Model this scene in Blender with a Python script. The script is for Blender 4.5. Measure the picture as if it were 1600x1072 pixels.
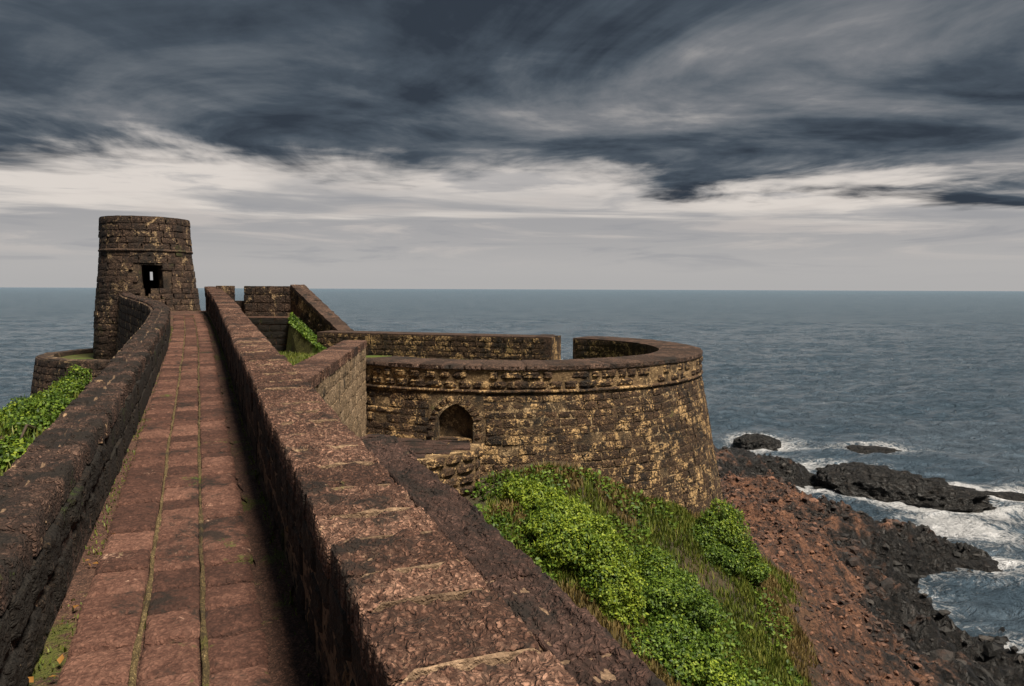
import bpy, bmesh, math, random
import numpy as np
from mathutils import Matrix, Vector
for o in list(bpy.data.objects): bpy.data.objects.remove(o)
S = bpy.context.scene; C = S.collection
random.seed(7); rng = np.random.default_rng(7)
SEA = -11.0                       # the eye is the origin, the sea lies 11 m below it

# ------------------------------------------------------------------ camera
FPX = 1150.0
pit = math.atan(84/FPX); rol = math.radians(.215)
Fv = np.array([0, math.cos(pit), -math.sin(pit)])
R0 = np.array([1., 0, 0]); U0 = np.array([0, math.sin(pit), math.cos(pit)])
Rv = R0*math.cos(rol)+U0*math.sin(rol); Uv = U0*math.cos(rol)-R0*math.sin(rol)
cd = bpy.data.cameras.new('camera'); cam = bpy.data.objects.new('camera', cd); C.objects.link(cam)
cd.sensor_width = 36; cd.lens = 36*FPX/1600; cd.clip_end = 200000; cd.clip_start = .05
M = Matrix.Identity(4)
for i in range(3):
    M[i][0] = Rv[i]; M[i][1] = Uv[i]; M[i][2] = -Fv[i]
cam.matrix_world = M
S.camera = cam
def px(u, v, Y):                  # a point of the photograph at depth Y
    q = Fv+(u-800)/FPX*Rv-(v-536)/FPX*Uv
    return q*(Y/q[1])

# ------------------------------------------------------------------ world, sun, exposure
S.view_settings.view_transform = 'Standard'; S.view_settings.look = 'None'
S.view_settings.exposure = 2.4; S.view_settings.gamma = 1
SUN_EL, SUN_AZ = math.radians(62), math.radians(130)      # azimuth clockwise from +Y
W = bpy.data.worlds.new('World'); S.world = W; W.use_nodes = True
nt = W.node_tree; nt.nodes.clear()
class G:                          # tiny node helper
    def __init__(s, t): s.t = t
    def n(s, typ, **kw):
        x = s.t.nodes.new(typ)
        for k, v in kw.items(): setattr(x, k, v)
        return x
    def put(s, sock, v):
        if v is None: return
        if isinstance(v, bpy.types.NodeSocket): s.t.links.new(v, sock)
        else:
            if sock.type == 'RGBA' and len(v) == 3: v = (*v, 1)
            sock.default_value = v
    def m(s, op, a, b=None, c=None, clamp=False):
        x = s.n('ShaderNodeMath', operation=op, use_clamp=clamp)
        for i, v in enumerate((a, b, c)): s.put(x.inputs[i], v)
        return x.outputs[0]
    def vm(s, op, a, b=None):
        x = s.n('ShaderNodeVectorMath', operation=op)
        s.put(x.inputs[0], a); s.put(x.inputs[1], b)
        return x.outputs[0]
    def noise(s, vec, scale, detail=4, rough=.55, dist=0.):
        x = s.n('ShaderNodeTexNoise'); s.put(x.inputs['Vector'], vec)
        s.put(x.inputs['Scale'], scale); s.put(x.inputs['Detail'], detail); s.put(x.inputs['Roughness'], rough); s.put(x.inputs['Distortion'], dist)
        return x.outputs[0]
    def voro(s, vec, scale, feature='F1', rnd=1.):
        x = s.n('ShaderNodeTexVoronoi', feature=feature); s.put(x.inputs['Vector'], vec); s.put(x.inputs['Scale'], scale); s.put(x.inputs['Randomness'], rnd)
        return x.outputs['Distance']
    def ss(s, v, a, b, to0=0., to1=1.):
        x = s.n('ShaderNodeMapRange', interpolation_type='SMOOTHSTEP'); s.put(x.inputs[0], v)
        s.put(x.inputs[1], a); s.put(x.inputs[2], b); s.put(x.inputs[3], to0); s.put(x.inputs[4], to1)
        return x.outputs[0]
    def mix(s, f, a, b, mode='MIX'):
        x = s.n('ShaderNodeMix', data_type='RGBA', blend_type=mode); s.put(x.inputs[0], f); s.put(x.inputs[6], a); s.put(x.inputs[7], b)
        return x.outputs[2]
    def ramp(s, f, stops):
        x = s.n('ShaderNodeValToRGB'); s.put(x.inputs[0], f); e = x.color_ramp.elements
        while len(e) < len(stops): e.new(.5)
        for k, (p, c) in zip(e, stops): k.position = p; k.color = (*c, 1)
        return x.outputs[0]
g = G(nt)
tc = g.n('ShaderNodeTexCoord'); sep = g.n('ShaderNodeSeparateXYZ'); nt.links.new(tc.outputs['Generated'], sep.inputs[0])
zz = g.m('ADD', g.m('MAXIMUM', sep.outputs[2], 0.0), .012)
cx_ = g.m('DIVIDE', sep.outputs[0], zz); cy_ = g.m('DIVIDE', sep.outputs[1], zz)
cmb = g.n('ShaderNodeCombineXYZ'); g.put(cmb.inputs[0], cx_); g.put(cmb.inputs[1], cy_)
P = cmb.outputs[0]                                     # where the view meets the cloud deck
rt = g.n('ShaderNodeMapping'); g.put(rt.inputs[0], P); rt.inputs['Rotation'].default_value = (0, 0, math.radians(-24)); rt.inputs['Scale'].default_value = (1.0, .9, 1)
Pr = rt.outputs[0]
wob = g.noise(P, .5, 4, .55)
big = g.noise(g.vm('ADD', Pr, (8.4, 3.2, 0)), .45, 8, .58, .9)
fine = g.noise(g.vm('ADD', Pr, (11.3, 2.2, 0)), 1.5, 7, .6, .5)
soft = g.noise(g.vm('ADD', P, (21.3, 5.2, 0)), .22, 3, .5)
dens = g.m('ADD', g.m('MULTIPLY', big, .62), g.m('ADD', g.m('MULTIPLY', fine, .2), g.m('MULTIPLY', soft, .18)))
deck = g.ramp(dens, [(.39, (.034, .045, .062)), (.455, (.066, .085, .109)), (.505, (.118, .137, .16)), (.56, (.19, .20, .218)), (.62, (.34, .33, .328)), (.68, (.60, .545, .505))])
edge = g.m('ADD', g.m('SUBTRACT', cy_, g.m('MULTIPLY', cx_, .16)), g.m('MULTIPLY', g.m('SUBTRACT', wob, .5), 5.0))
edge = g.m('ADD', edge, g.m('MULTIPLY', g.m('SUBTRACT', big, .5), 5.2))
edge = g.m('ADD', edge, g.m('MULTIPLY', g.m('SUBTRACT', fine, .5), 2.2))
gap = g.ss(edge, 5.1, 6.9)                             # beyond the edge of the deck the sky is open
sky = g.n('ShaderNodeTexSky', sky_type='NISHITA', sun_disc=False, sun_elevation=SUN_EL, sun_rotation=SUN_AZ)
clear = g.mix(.95, g.mix(1., sky.outputs[0], (.1, .1, .1), 'MULTIPLY'), (.72, .655, .60))
st = g.n('ShaderNodeVectorMath', operation='MULTIPLY'); g.put(st.inputs[0], P); st.inputs[1].default_value = (.30, .42, 0)
veiln = g.noise(st.outputs[0], .62, 6, .58, .5)
veil = g.ss(g.m('ADD', cy_, g.m('MULTIPLY', g.m('SUBTRACT', veiln, .5), 22.)), 5.6, 9.8)
veilc = g.mix(g.ss(sep.outputs[2], .0, .10), (.44, .43, .425), (.33, .33, .342))
low = g.mix(g.m('MULTIPLY', veil, .9), clear, veilc)
az = g.n('ShaderNodeCombineXYZ'); g.put(az.inputs[0], g.m('MULTIPLY', g.m('ARCTAN2', sep.outputs[0], sep.outputs[1]), 3.2)); g.put(az.inputs[1], g.m('MULTIPLY', sep.outputs[2], 30.))
bank = g.noise(az.outputs[0], 1.3, 6, .58, .6)
low = g.mix(g.m('MULTIPLY', g.ss(bank, .50, .66), g.ss(sep.outputs[2], .02, .06, 0., .6)), low, (.58, .53, .495))
low = g.mix(g.m('MULTIPLY', g.ss(bank, .47, .36), g.ss(sep.outputs[2], .01, .05, .1, .5)), low, (.30, .305, .325))
low = g.mix(g.ss(sep.outputs[2], .04, .005), low, (.43, .42, .415))
colr = g.mix(gap, deck, low)
bg = g.n('ShaderNodeBackground'); g.put(bg.inputs[0], g.mix(1., colr, (1.9, 1.9, 1.9), 'MULTIPLY')); bg.inputs[1].default_value = .1
wo = g.n('ShaderNodeOutputWorld'); nt.links.new(bg.outputs[0], wo.inputs[0])
sl = bpy.data.lights.new('sun', 'SUN'); sun = bpy.data.objects.new('sun', sl); C.objects.link(sun)
sl.energy = 1.5; sl.angle = math.radians(16); sl.color = (1, .90, .76)
sd = Vector((math.sin(SUN_AZ)*math.cos(SUN_EL), math.cos(SUN_AZ)*math.cos(SUN_EL), math.sin(SUN_EL)))
sun.rotation_euler = sd.to_track_quat('Z', 'Y').to_euler(); sun.location = sd*50

# ------------------------------------------------------------------ numpy noise
def _h(ix, iy, iz):
    n = (ix.astype(np.int64)*374761393+iy.astype(np.int64)*668265263+iz.astype(np.int64)*2147483647) & 0xffffffff
    n = ((n ^ (n >> 13))*1274126177) & 0xffffffff
    n = ((n ^ (n >> 16))*2246822519) & 0xffffffff
    return ((n ^ (n >> 15)) & 0xffff)/65535.0
def vn(x, y, z=0.):
    x = np.asarray(x, float); y = np.asarray(y, float); z = np.zeros_like(x)+z
    i, j, k = np.floor(x), np.floor(y), np.floor(z)
    a, b, c = x-i, y-j, z-k
    a, b, c = [t*t*t*(t*(t*6-15)+10) for t in (a, b, c)]
    r = 0
    for di in (0, 1):
        for dj in (0, 1):
            for dk in (0, 1):
                r = r+_h(i+di, j+dj, k+dk)*(a if di else 1-a)*(b if dj else 1-b)*(c if dk else 1-c)
    return r*2-1
def fbm(x, y, z=0., o=5, g=.5, l=2.03):
    t = 0; a = 1.; n = 0
    for q in range(o):
        t = t+a*vn(x+17.3*q, y-9.1*q, z+4.7*q); n += a
        a *= g; x = x*l; y = y*l; z = z*l
    return t/n
def ridge(x, y, z=0., o=4, g=.5):
    t = 0; a = 1.; n = 0
    for q in range(o):
        t = t+a*(1-2*np.abs(vn(x+7.7*q, y+3.3*q, z-5.1*q))); n += a
        a *= g; x = x*2.1; y = y*2.1; z = z*2.1
    return t/n

# ------------------------------------------------------------------ materials
def mat(name):
    m = bpy.data.materials.new(name); m.use_nodes = True; t = m.node_tree; t.nodes.clear()
    o = t.nodes.new('ShaderNodeOutputMaterial'); b = t.nodes.new('ShaderNodeBsdfPrincipled'); t.links.new(b.outputs[0], o.inputs[0])
    return m, G(t), b
def laterite(name, dark, mid, light, stain=(.012, .010, .008), stain_amt=.5, pale=(.45, .33, .19), pale_amt=.2, moss=(.06, .09, .012), moss_amt=.1, streak=0., vary=.14,
             bump=.5, grain=28., pits=1., pscale=2.2, rough=.85):
    m, g, b = mat(name)
    pos = g.n('ShaderNodeNewGeometry').outputs['Position']
    oi = g.n('ShaderNodeObjectInfo').outputs['Random']
    off = g.vm('ADD', pos, None); cm = g.n('ShaderNodeCombineXYZ'); g.put(cm.inputs[0], g.m('MULTIPLY', oi, 37.)); g.put(cm.inputs[2], g.m('MULTIPLY', oi, 19.))
    off = g.vm('ADD', pos, cm.outputs[0])
    gr = g.noise(off, grain, 6, .65, .4)
    md = g.noise(off, grain*.22, 4, .6)
    wn = g.n('ShaderNodeTexNoise'); g.put(wn.inputs['Vector'], off); wn.inputs['Scale'].default_value = grain*.6; wn.inputs['Detail'].default_value = 3
    wv = g.n('ShaderNodeVectorMath', operation='MULTIPLY_ADD'); g.put(wv.inputs[0], wn.outputs['Color']); wv.inputs[1].default_value = (2.4/grain,)*3; g.put(wv.inputs[2], off)
    vo = g.n('ShaderNodeTexVoronoi'); g.put(vo.inputs['Vector'], wv.outputs[0]); vo.inputs['Scale'].default_value = grain*1.5
    vs = g.n('ShaderNodeSeparateColor'); g.put(vs.inputs[0], vo.outputs['Color']); cellr = vs.outputs[0]
    v = g.m('ADD', g.m('MULTIPLY', gr, .55), g.m('MULTIPLY', md, .25))
    v = g.m('ADD', v, g.m('ADD', .10, g.m('MULTIPLY', g.m('SUBTRACT', cellr, .5), .15*pits)))
    v = g.m('ADD', v, g.m('MULTIPLY', g.m('SUBTRACT', oi, .5), vary))
    col = g.ramp(v, [(.34, dark), (.5, mid), (.68, light)])
    pit = g.ss(vo.outputs['Distance'], .70, .25)                   # nodules with dark gaps between them
    hole = g.m('MULTIPLY', g.m('SUBTRACT', 1., pit),   .6*pits)
    col = g.mix(hole, col, tuple(c*.3 for c in dark))
    n1 = g.noise(pos, pscale, 6, .68, .3)
    stn = g.ss(g.m('ADD', n1, g.m('MULTIPLY', g.m('SUBTRACT', gr, .5), .35)), .62-.30*stain_amt, .74-.30*stain_amt)
    col = g.mix(g.m('MULTIPLY', stn, .88), col, stain)
    if streak:
        sv = g.n('ShaderNodeVectorMath', operation='MULTIPLY'); g.put(sv.inputs[0], pos); sv.inputs[1].default_value = (1, 1, .22)
        sk_ = g.ss(g.m('ADD', g.noise(sv.outputs[0], pscale*2.4, 5, .65, .2), g.m('MULTIPLY', g.m('SUBTRACT', gr, .5), .3)), .50, .64)
        col = g.mix(g.m('MULTIPLY', sk_, streak), col, stain)
    n2 = g.noise(g.vm('ADD', pos, (5.2, 1.3, 8.1)), pscale*1.9, 7, .72, .5)
    pl = g.ss(g.m('ADD', n2, g.m('MULTIPLY', g.m('SUBTRACT', gr, .5), .45)), .68-.32*pale_amt, .80-.32*pale_amt)
    palec = g.mix(g.ss(gr, .35, .65), tuple(c*.5 for c in pale), pale)
    col = g.mix(g.m('MULTIPLY', pl, .85), col, palec)
    n3 = g.noise(g.vm('ADD', pos, (1.2, 9.3, 3.1)), pscale*.8, 5, .65)
    ms = g.ss(g.m('ADD', n3, g.m('MULTIPLY', g.m('SUBTRACT', gr, .5), .3)), .70-.35*moss_amt, .80-.35*moss_amt)
    col = g.mix(g.m('MULTIPLY', ms, .8), col, moss)
    g.put(b.inputs['Base Color'], col); b.inputs['Roughness'].default_value = rough
    b.inputs['Specular IOR Level'].default_value = .3
    hgt = g.m('ADD', g.m('MULTIPLY', gr, .6), g.m('MULTIPLY', pit, .4*pits))
    hgt = g.m('ADD', hgt, g.m('MULTIPLY', md, .8))
    bp = g.n('ShaderNodeBump'); bp.inputs['Strength'].default_value = bump; bp.inputs['Distance'].default_value = .03
    g.put(bp.inputs['Height'], hgt); g.put(b.inputs['Normal'], bp.outputs[0])
    return m
RED = ((.030, .015, .010), (.115, .055, .036), (.42, .24, .165))
M_path = laterite('path_laterite', (.036, .016, .011), (.092, .041, .028), (.21, .105, .073), stain_amt=.28, pale_amt=.12, moss_amt=.16, vary=.2, bump=.8, grain=30, pits=.55, pale=(.45, .28, .2))
M_cope = laterite('coping_laterite', *RED, stain_amt=.33, pale_amt=.2, moss_amt=.03, bump=.9, grain=34, pale=(.42, .27, .17))
M_cope2 = laterite('wet_coping_laterite', (.03, .016, .012), (.075, .04, .03), (.16, .09, .07), stain_amt=.55, pale_amt=.05, moss_amt=.12, bump=.8, grain=34)
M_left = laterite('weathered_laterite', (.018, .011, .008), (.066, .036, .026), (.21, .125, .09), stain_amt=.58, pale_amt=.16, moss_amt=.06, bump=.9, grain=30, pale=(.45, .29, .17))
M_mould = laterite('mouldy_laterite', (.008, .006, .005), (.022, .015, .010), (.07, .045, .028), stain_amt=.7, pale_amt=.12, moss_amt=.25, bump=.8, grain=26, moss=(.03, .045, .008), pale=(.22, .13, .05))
M_inner = laterite('inner_face_laterite', (.022, .015, .011), (.065, .04, .028), (.16, .095, .06), stain_amt=.6, pale_amt=.28, moss_amt=.2, bump=.8, grain=26, moss=(.04, .06, .008), pale=(.30, .18, .08))
M_bast = laterite('bastion_laterite', (.022, .013, .008), (.075, .043, .024), (.20, .115, .06), stain_amt=.34, pale_amt=.54, moss_amt=.10, streak=.7, bump=.9, grain=26, pale=(.62, .40, .185), moss=(.05, .055, .012), pscale=1.7)
M_mort = laterite('old_lime_mortar', (.07, .043, .022), (.18, .115, .057), (.38, .255, .13), stain_amt=.30, pale_amt=.5, moss_amt=.06, streak=.6, bump=.7, grain=30, pits=.5, pale=(.60, .41, .21), pscale=1.7)
M_mort2 = laterite('stained_mortar', (.05, .032, .017), (.14, .091, .047), (.32, .215, .11), stain_amt=.42, pale_amt=.5, moss_amt=.10, streak=.8, bump=.7, grain=30, pits=.6, pale=(.50, .35, .19), pscale=1.9)
M_tower = laterite('tower_laterite', (.025, .016, .012), (.075, .045, .03), (.17, .105, .07), stain_amt=.36, pale_amt=.40, moss_amt=.22, streak=.6, bump=.9, grain=14, pale=(.42, .29, .16), moss=(.04, .05, .012), pscale=1.1)
M_tmort = laterite('tower_mortar', (.04, .026, .018), (.10, .065, .04), (.20, .13, .08), stain_amt=.5, pale_amt=.2, moss_amt=.25, bump=.7, grain=16, pscale=1.1)
M_cross = laterite('pale_dressed_laterite', (.15, .10, .055), (.32, .22, .13), (.52, .38, .25), stain_amt=.22, pale_amt=.25, moss_amt=.10, bump=.8, grain=22, pale=(.5, .37, .24))
M_btop = laterite('bastion_coping', (.022, .013, .009), (.065, .038, .026), (.17, .10, .07), stain_amt=.35, pale_amt=.1, moss_amt=.1, bump=.7, grain=24)
M_joint = laterite('joint_mortar', (.09, .056, .034), (.20, .13, .08), (.40, .27, .17), stain_amt=.12, pale_amt=.25, moss_amt=.08, bump=.6, grain=40, pits=.5, moss=(.10, .11, .02))
M_dirt = laterite('path_dirt', (.05, .026, .018), (.13, .066, .045), (.22, .12, .08), stain_amt=.2, pale_amt=.1, moss_amt=.42, bump=.8, grain=45, moss=(.07, .085, .012), pscale=1.6)
M_pjoint = laterite('path_joint_fill', (.06, .042, .018), (.15, .105, .045), (.30, .22, .10), stain_amt=.2, pale_amt=.2, moss_amt=.3, bump=.7, grain=50, moss=(.10, .11, .015))

# ------------------------------------------------------------------ object helpers
def tag(o, label=None, cat=None, group=None, kind=None):
    if label: o['label'] = label
    if cat: o['category'] = cat
    if group: o['group'] = group
    if kind: o['kind'] = kind
    return o
def empty(name, loc, label=None, cat=None, group=None, kind=None):
    o = bpy.data.objects.new(name, None); C.objects.link(o); o.location = tuple(loc); o.empty_display_size = .2
    return tag(o, label, cat, group, kind)
def meshobj(name, V, Fc, m, parent=None, smooth=False, kind=None):
    me = bpy.data.meshes.new(name); me.from_pydata([tuple(map(float, v)) for v in V], [], [tuple(map(int, q)) for q in Fc]); me.update()
    if smooth: me.polygons.foreach_set('use_smooth', [True]*len(me.polygons))
    if m: me.materials.append(m)
    o = bpy.data.objects.new(name, me); C.objects.link(o)
    if parent is not None: o.parent = parent; o.location = -root_loc(parent)
    if kind: o['kind'] = kind
    return o
def root_loc(p):
    l = Vector((0, 0, 0))
    while p is not None: l = l+Vector(p.location); p = p.parent
    return l
def recalc(o):
    bm = bmesh.new(); bm.from_mesh(o.data); bmesh.ops.recalc_face_normals(bm, faces=bm.faces); bm.to_mesh(o.data); bm.free()
def sheet(name, Pt, m, parent=None, smooth=True, kind=None, skip=None):     # Pt: (rows, cols, 3)
    r, c = Pt.shape[:2]
    idx = np.arange(r*c).reshape(r, c)
    q = np.stack([idx[:-1, :-1], idx[:-1, 1:], idx[1:, 1:], idx[1:, :-1]], -1)
    if skip is not None: q = q[~skip]
    return meshobj(name, Pt.reshape(-1, 3), q.reshape(-1, 4), m, parent, smooth, kind)
# a stone: x along, y outward (front at +.5), z up; unit size, its front an uneven grid
STN = {}
def stone_mesh(m, kind, var):
    key = (m.name, kind, var)
    if key in STN: return STN[key]
    n, jit, ch, amp, rag = {'far': (4, .07, .05, .05, .02), 'block': (4, .05, .06, .05, .01), 'paver': (11, .02, .26, .15, .012), 'near': (44, .012, .12, .22, .03), 'blob': (5, .09, .20, .12, .03)}[kind]
    r = np.random.default_rng(var*101+hash(kind) % 97 if False else var*101+len(kind)*13)
    t = np.linspace(-.5, .5, n); X, Z = np.meshgrid(t, t)
    e = np.maximum(np.abs(X), np.abs(Z))
    if n > 6:
        cr = np.clip((e-.5+.5/n*1.6)/(.5/n*1.6), 0, 1)
        Y = .5-ch*cr-amp*.5+amp*fbm(X*6+var*9, Z*6, var*3.3, 5, .62)+amp*.5*ridge(X*5, Z*5+var*5, var, 3)*.5
        X = X+rag*fbm(Z*9+var, X*9, var+5., 3); Z = Z+rag*fbm(X*9+var, Z*9, var+9., 3)
    else:
        ed = (e > .499)
        Y = np.where(ed, .5-ch, .5)+(r.random(X.shape)-.6)*amp
        if kind == 'blob':
            cor = (np.abs(X) > .49) & (np.abs(Z) > .49); X = np.where(cor, X*.82, X); Z = np.where(cor, Z*.82, Z)
        X = X+np.where(ed, (r.random(X.shape)-.5)*jit*2, (r.random(X.shape)-.5)*jit); Z = Z+np.where(ed, (r.random(X.shape)-.5)*jit*2, (r.random(X.shape)-.5)*jit)
    V = np.stack([X, Y, Z], -1).reshape(-1, 3)
    id_ = np.arange(n*n).reshape(n, n)
    F = [(id_[i, j], id_[i, j+1], id_[i+1, j+1], id_[i+1, j]) for i in range(n-1) for j in range(n-1)]
    rim = list(id_[0, :-1])+list(id_[:-1, -1])+list(id_[-1, :0:-1])+list(id_[:0:-1, 0])
    B = V[rim].copy(); B[:, 1] = -.5; k0 = len(V); V = np.vstack([V, B]); L = len(rim)
    F += [(rim[(i+1) % L], rim[i], k0+i, k0+(i+1) % L) for i in range(L)]
    F = [tuple(reversed(q)) for q in F]
    me = bpy.data.meshes.new('stone'); me.from_pydata([tuple(map(float, v)) for v in V], [], [tuple(map(int, q)) for q in F]); me.update()
    me.polygons.foreach_set('use_smooth', [n > 6]*len(me.polygons)); me.materials.append(m)
    STN[key] = me
    return me
def frame(Pc, T, N, sx, sy, sz, tilt=0.):
    T = Vector(T).normalized(); N = Vector(N); N = (N-T*N.dot(T)).normalized(); Bz = T.cross(N)
    M = Matrix.Identity(4)
    for i in range(3):
        M[i][0] = T[i]*sx; M[i][1] = N[i]*sy; M[i][2] = Bz[i]*sz; M[i][3] = Pc[i]
    if tilt: M = M @ Matrix.Rotation(tilt, 4, 'Y')
    return M
class Stones:                     # gathers stones; the first `limit` become parts, the rest one joined part
    def __init__(s, parent): s.p = parent; s.L = []
    def add(s, Pc, T, N, sx, sy, sz, m, kind='block', name='stone', prio=None, tilt=0.):
        s.L.append((np.linalg.norm(Pc) if prio is None else prio, frame(Pc, T, N, sx, sy, sz, tilt), m, kind, random.randrange(8), name))
    def flush(s, limit=290, rest='more_stones'):
        off = Matrix.Translation(-root_loc(s.p)); s.L.sort(key=lambda q: q[0])
        for _, M, m, k, v, nm in s.L[:limit]:
            o = bpy.data.objects.new(nm, stone_mesh(m, k, v)); C.objects.link(o); o.parent = s.p; o.matrix_basis = off @ M
        R = s.L[limit:]
        if not R: return
        V = []; F = []; mi = []; ms = []; b = 0
        for _, M, m, k, v, nm in R:
            if k in ('near', 'paver'): k = 'block'
            me = stone_mesh(m, k, v)
            if m not in ms: ms.append(m)
            A = np.array(M)
            co = np.empty(len(me.vertices)*3); me.vertices.foreach_get('co', co); co = co.reshape(-1, 3)@A[:3, :3].T+A[:3, 3]
            V.append(co); F += [tuple(i+b for i in p.vertices) for p in me.polygons]; mi += [ms.index(m)]*len(me.polygons); b += len(co)
        o = meshobj(rest, np.vstack(V), F, None, s.p, False, 'stuff')
        for m in ms: o.data.materials.append(m)
        o.data.polygons.foreach_set('material_index', mi)

# ------------------------------------------------------------------ the rampart's own axes: s along the walk, a to its right
DX, DY, SL = -0.39188, 0.92002, 0.03425
H = 1.9
def bend(s):
    t = np.maximum(np.asarray(s, float)-16, 0)/14
    return -.22*t*t
def rp(s, a, h):                  # h = drop below the eye, measured from the sloping line
    a2 = a+bend(s)
    return np.stack(np.broadcast_arrays(s*DX+a2*DY, s*DY-a2*DX, -h+s*SL), -1)
Tdir = Vector((DX, DY, SL)).normalized(); Rdir = Vector((DY, -DX, 0)); Updir = Rdir.cross(Tdir).normalized()

# ------------------------------------------------------------------ terrain
ctl = [(785,740,12.5),(740,800,11.7),(700,810,11.2),(760,785,12.0),(850,752,12.1),(960,785,12.2),(1030,812,12.8),(1085,830,13.5),(1140,835,14.8),
 (800,800,10.8),(900,800,11.6),(900,900,9.9),(1000,900,11.0),(1000,1000,9.4),(1100,1072,9.3),(1100,950,11.4),(1050,870,12.3),(1180,900,13.8),(1200,960,12.8),(1200,1072,10.6),
 (1250,1000,13.2),(1300,1072,12.6),(1400,1072,15.4),(1240,900,18.0),(1300,900,20.5),(1180,800,24),(1200,760,33),(1160,745,38),(1260,745,39),(1300,810,30.5),(1400,860,27.5),(1350,960,19.5),(1400,1000,18.6),(1450,1000,20.2),
 (1500,1072,18.6),(1440,925,26.2),(1540,895,28.6),(1500,1030,19.9),(1590,1068,19.2),(1420,965,23.2),(1650,1072,19.6)]
CP = [px(*c) for c in ctl]
CP += [np.array(q, float) for q in [(19,25,-12.4),(20,30,-13),(25,18,-13),(14,36,-12.4),(20,45,-14),(10,50,-12.6),(30,30,-14),(30,8,-12.5),(16,8,-10),(9,5,-7.5),(5,3,-5.5),(2.6,2,-4.6),(1.5,-3,-4),(8,-4,-6),(20,-6,-11),
 (0,18,-4.2),(3,20,-5.5),(5.5,19,-6.5),(4,24,-8.5),(0,27,-7),(6,30,-10),(0,40,-12),(-6,30,-7),(-10,38,-11),(-18,42,-12.5),(-25,50,-14),(10,70,-15),(-40,70,-16),(40,70,-16),
 (-2,8,-3.6),(-4,14,-3.6),(-8,22,-3.4),(-12,28,-3.6),(-15,31,-4.2),(-1.2,0,-3),(0,-6,-3.2),
 (-3.2,4,-2.3),(-5,7,-2.05),(-7.6,12,-2.25),(-11,19,-3.1),(-14,20.5,-3.6),(-16,25,-4.6),(-20,29,-8),(-9,9,-2.9),(-14,14,-4.6),(-20,16,-8),(-24,24,-11.5),(-28,10,-12),(-20,2,-7),(-10,0,-3.4),(-5,-5,-2.6),(-30,-6,-11),(-36,24,-14),(-40,0,-14)]]
CP = np.array(CP)
def tps_fit(P, lam=.02):
    n = len(P); d = np.linalg.norm(P[:, None, :2]-P[None, :, :2], axis=2); K = np.where(d > 0, d*d*np.log(d+1e-12), 0)+lam*np.eye(n)
    Q = np.hstack([np.ones((n, 1)), P[:, :2]]); A = np.block([[K, Q], [Q.T, np.zeros((3, 3))]])
    return np.linalg.solve(A, np.concatenate([P[:, 2], np.zeros(3)]))
TW = tps_fit(CP, .15)
def tz0(x, y):
    x = np.asarray(x, float); y = np.asarray(y, float); z = TW[-3]+TW[-2]*x+TW[-1]*y
    for i in range(len(CP)):
        d2 = (x-CP[i, 0])**2+(y-CP[i, 1])**2
        z = z+TW[i]*.5*d2*np.log(d2+1e-12)
    return z
def rocky(x, y, z):               # 0 on the grassy bank, 1 on the bare laterite and the shore
    n = fbm(x*.5, y*.5, 3., 4)*.9
    r = np.clip((-5.6-z+n*1.3)/1.3, 0, 1)
    return r*np.clip((x+1.)/3, 0, 1)+np.clip((-8-z)/1.5, 0, 1)*(1-np.clip((x+1.)/3, 0, 1))
def tz(x, y):
    z = tz0(x, y); k = rocky(x, y, z); w = np.clip((-8.2-z)/2, 0, 1)
    z = z+.10*fbm(x*1.3, y*1.3, 1., 4)*(1-k)
    z = z+k*(.38*ridge(x*.55, y*.55, 2., 5, .6)+.30*fbm(x*1.7, y*1.7, 5., 5, .65)+.16*ridge(x*2.2, y*2.2, 3., 3, .6))+k*w*(-.12+.85*ridge(x*.28+.3, y*.2, 8., 4, .5)+.30*ridge(x*1.0, y*.8, 4., 4, .6))
    return z
def axis(a, b, lo, hi, fine, coarse):
    return np.concatenate([np.arange(a, lo, coarse), np.arange(lo, hi, fine), np.arange(hi, b+coarse, coarse)])
xs = axis(-42, 42, 0., 19., .11, .6); ys = axis(-14, 72, 7., 40., .13, .6)
GX, GY = np.meshgrid(xs, ys); GZ = tz(GX, GY)
m_ter, g, b = mat('terrain_soil_and_rock')
pos = g.n('ShaderNodeNewGeometry').outputs['Position']
sp = g.n('ShaderNodeSeparateXYZ'); g.put(sp.inputs[0], pos); pz = sp.outputs[2]
at = g.n('ShaderNodeAttribute', attribute_name='rock').outputs['Fac']
gr = g.noise(pos, 9, 7, .7, .4); md = g.noise(pos, 1.3, 5, .6); gf = g.noise(pos, 34, 5, .65)
soil = g.ramp(g.m('ADD', g.m('MULTIPLY', md, .6), g.m('MULTIPLY', gr, .4)), [(.36, (.028, .034, .010)), (.48, (.065, .055, .022)), (.6, (.12, .075, .035)), (.72, (.16, .11, .045))])
redr = g.ramp(g.m('ADD', g.m('MULTIPLY', gr, .55), g.m('MULTIPLY', md, .45)), [(.40, (.012, .008, .006)), (.47, (.062, .028, .016)), (.54, (.165, .072, .038)), (.65, (.34, .165, .09))])
blk = g.ramp(gr, [(.40, (.002, .002, .002)), (.53, (.008, .007, .006)), (.62, (.024, .018, .015)), (.75, (.075, .055, .044))])
wet = g.ss(g.m('ADD', pz, g.m('MULTIPLY', g.m('SUBTRACT', md, .5), 4.6)), -7.9, -9.3)
rk = g.mix(wet, redr, blk)
col = g.mix(at, soil, rk)
g.put(b.inputs['Base Color'], col); g.put(b.inputs['Roughness'], g.m('SUBTRACT', .9, g.m('MULTIPLY', g.m('MULTIPLY', wet, at), .45)))
bp = g.n('ShaderNodeBump'); bp.inputs['Strength'].default_value = 1.; bp.inputs['Distance'].default_value = .22
wq = g.n('ShaderNodeTexNoise'); g.put(wq.inputs['Vector'], pos); wq.inputs['Scale'].default_value = 1.4; wq.inputs['Detail'].default_value = 4
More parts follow.
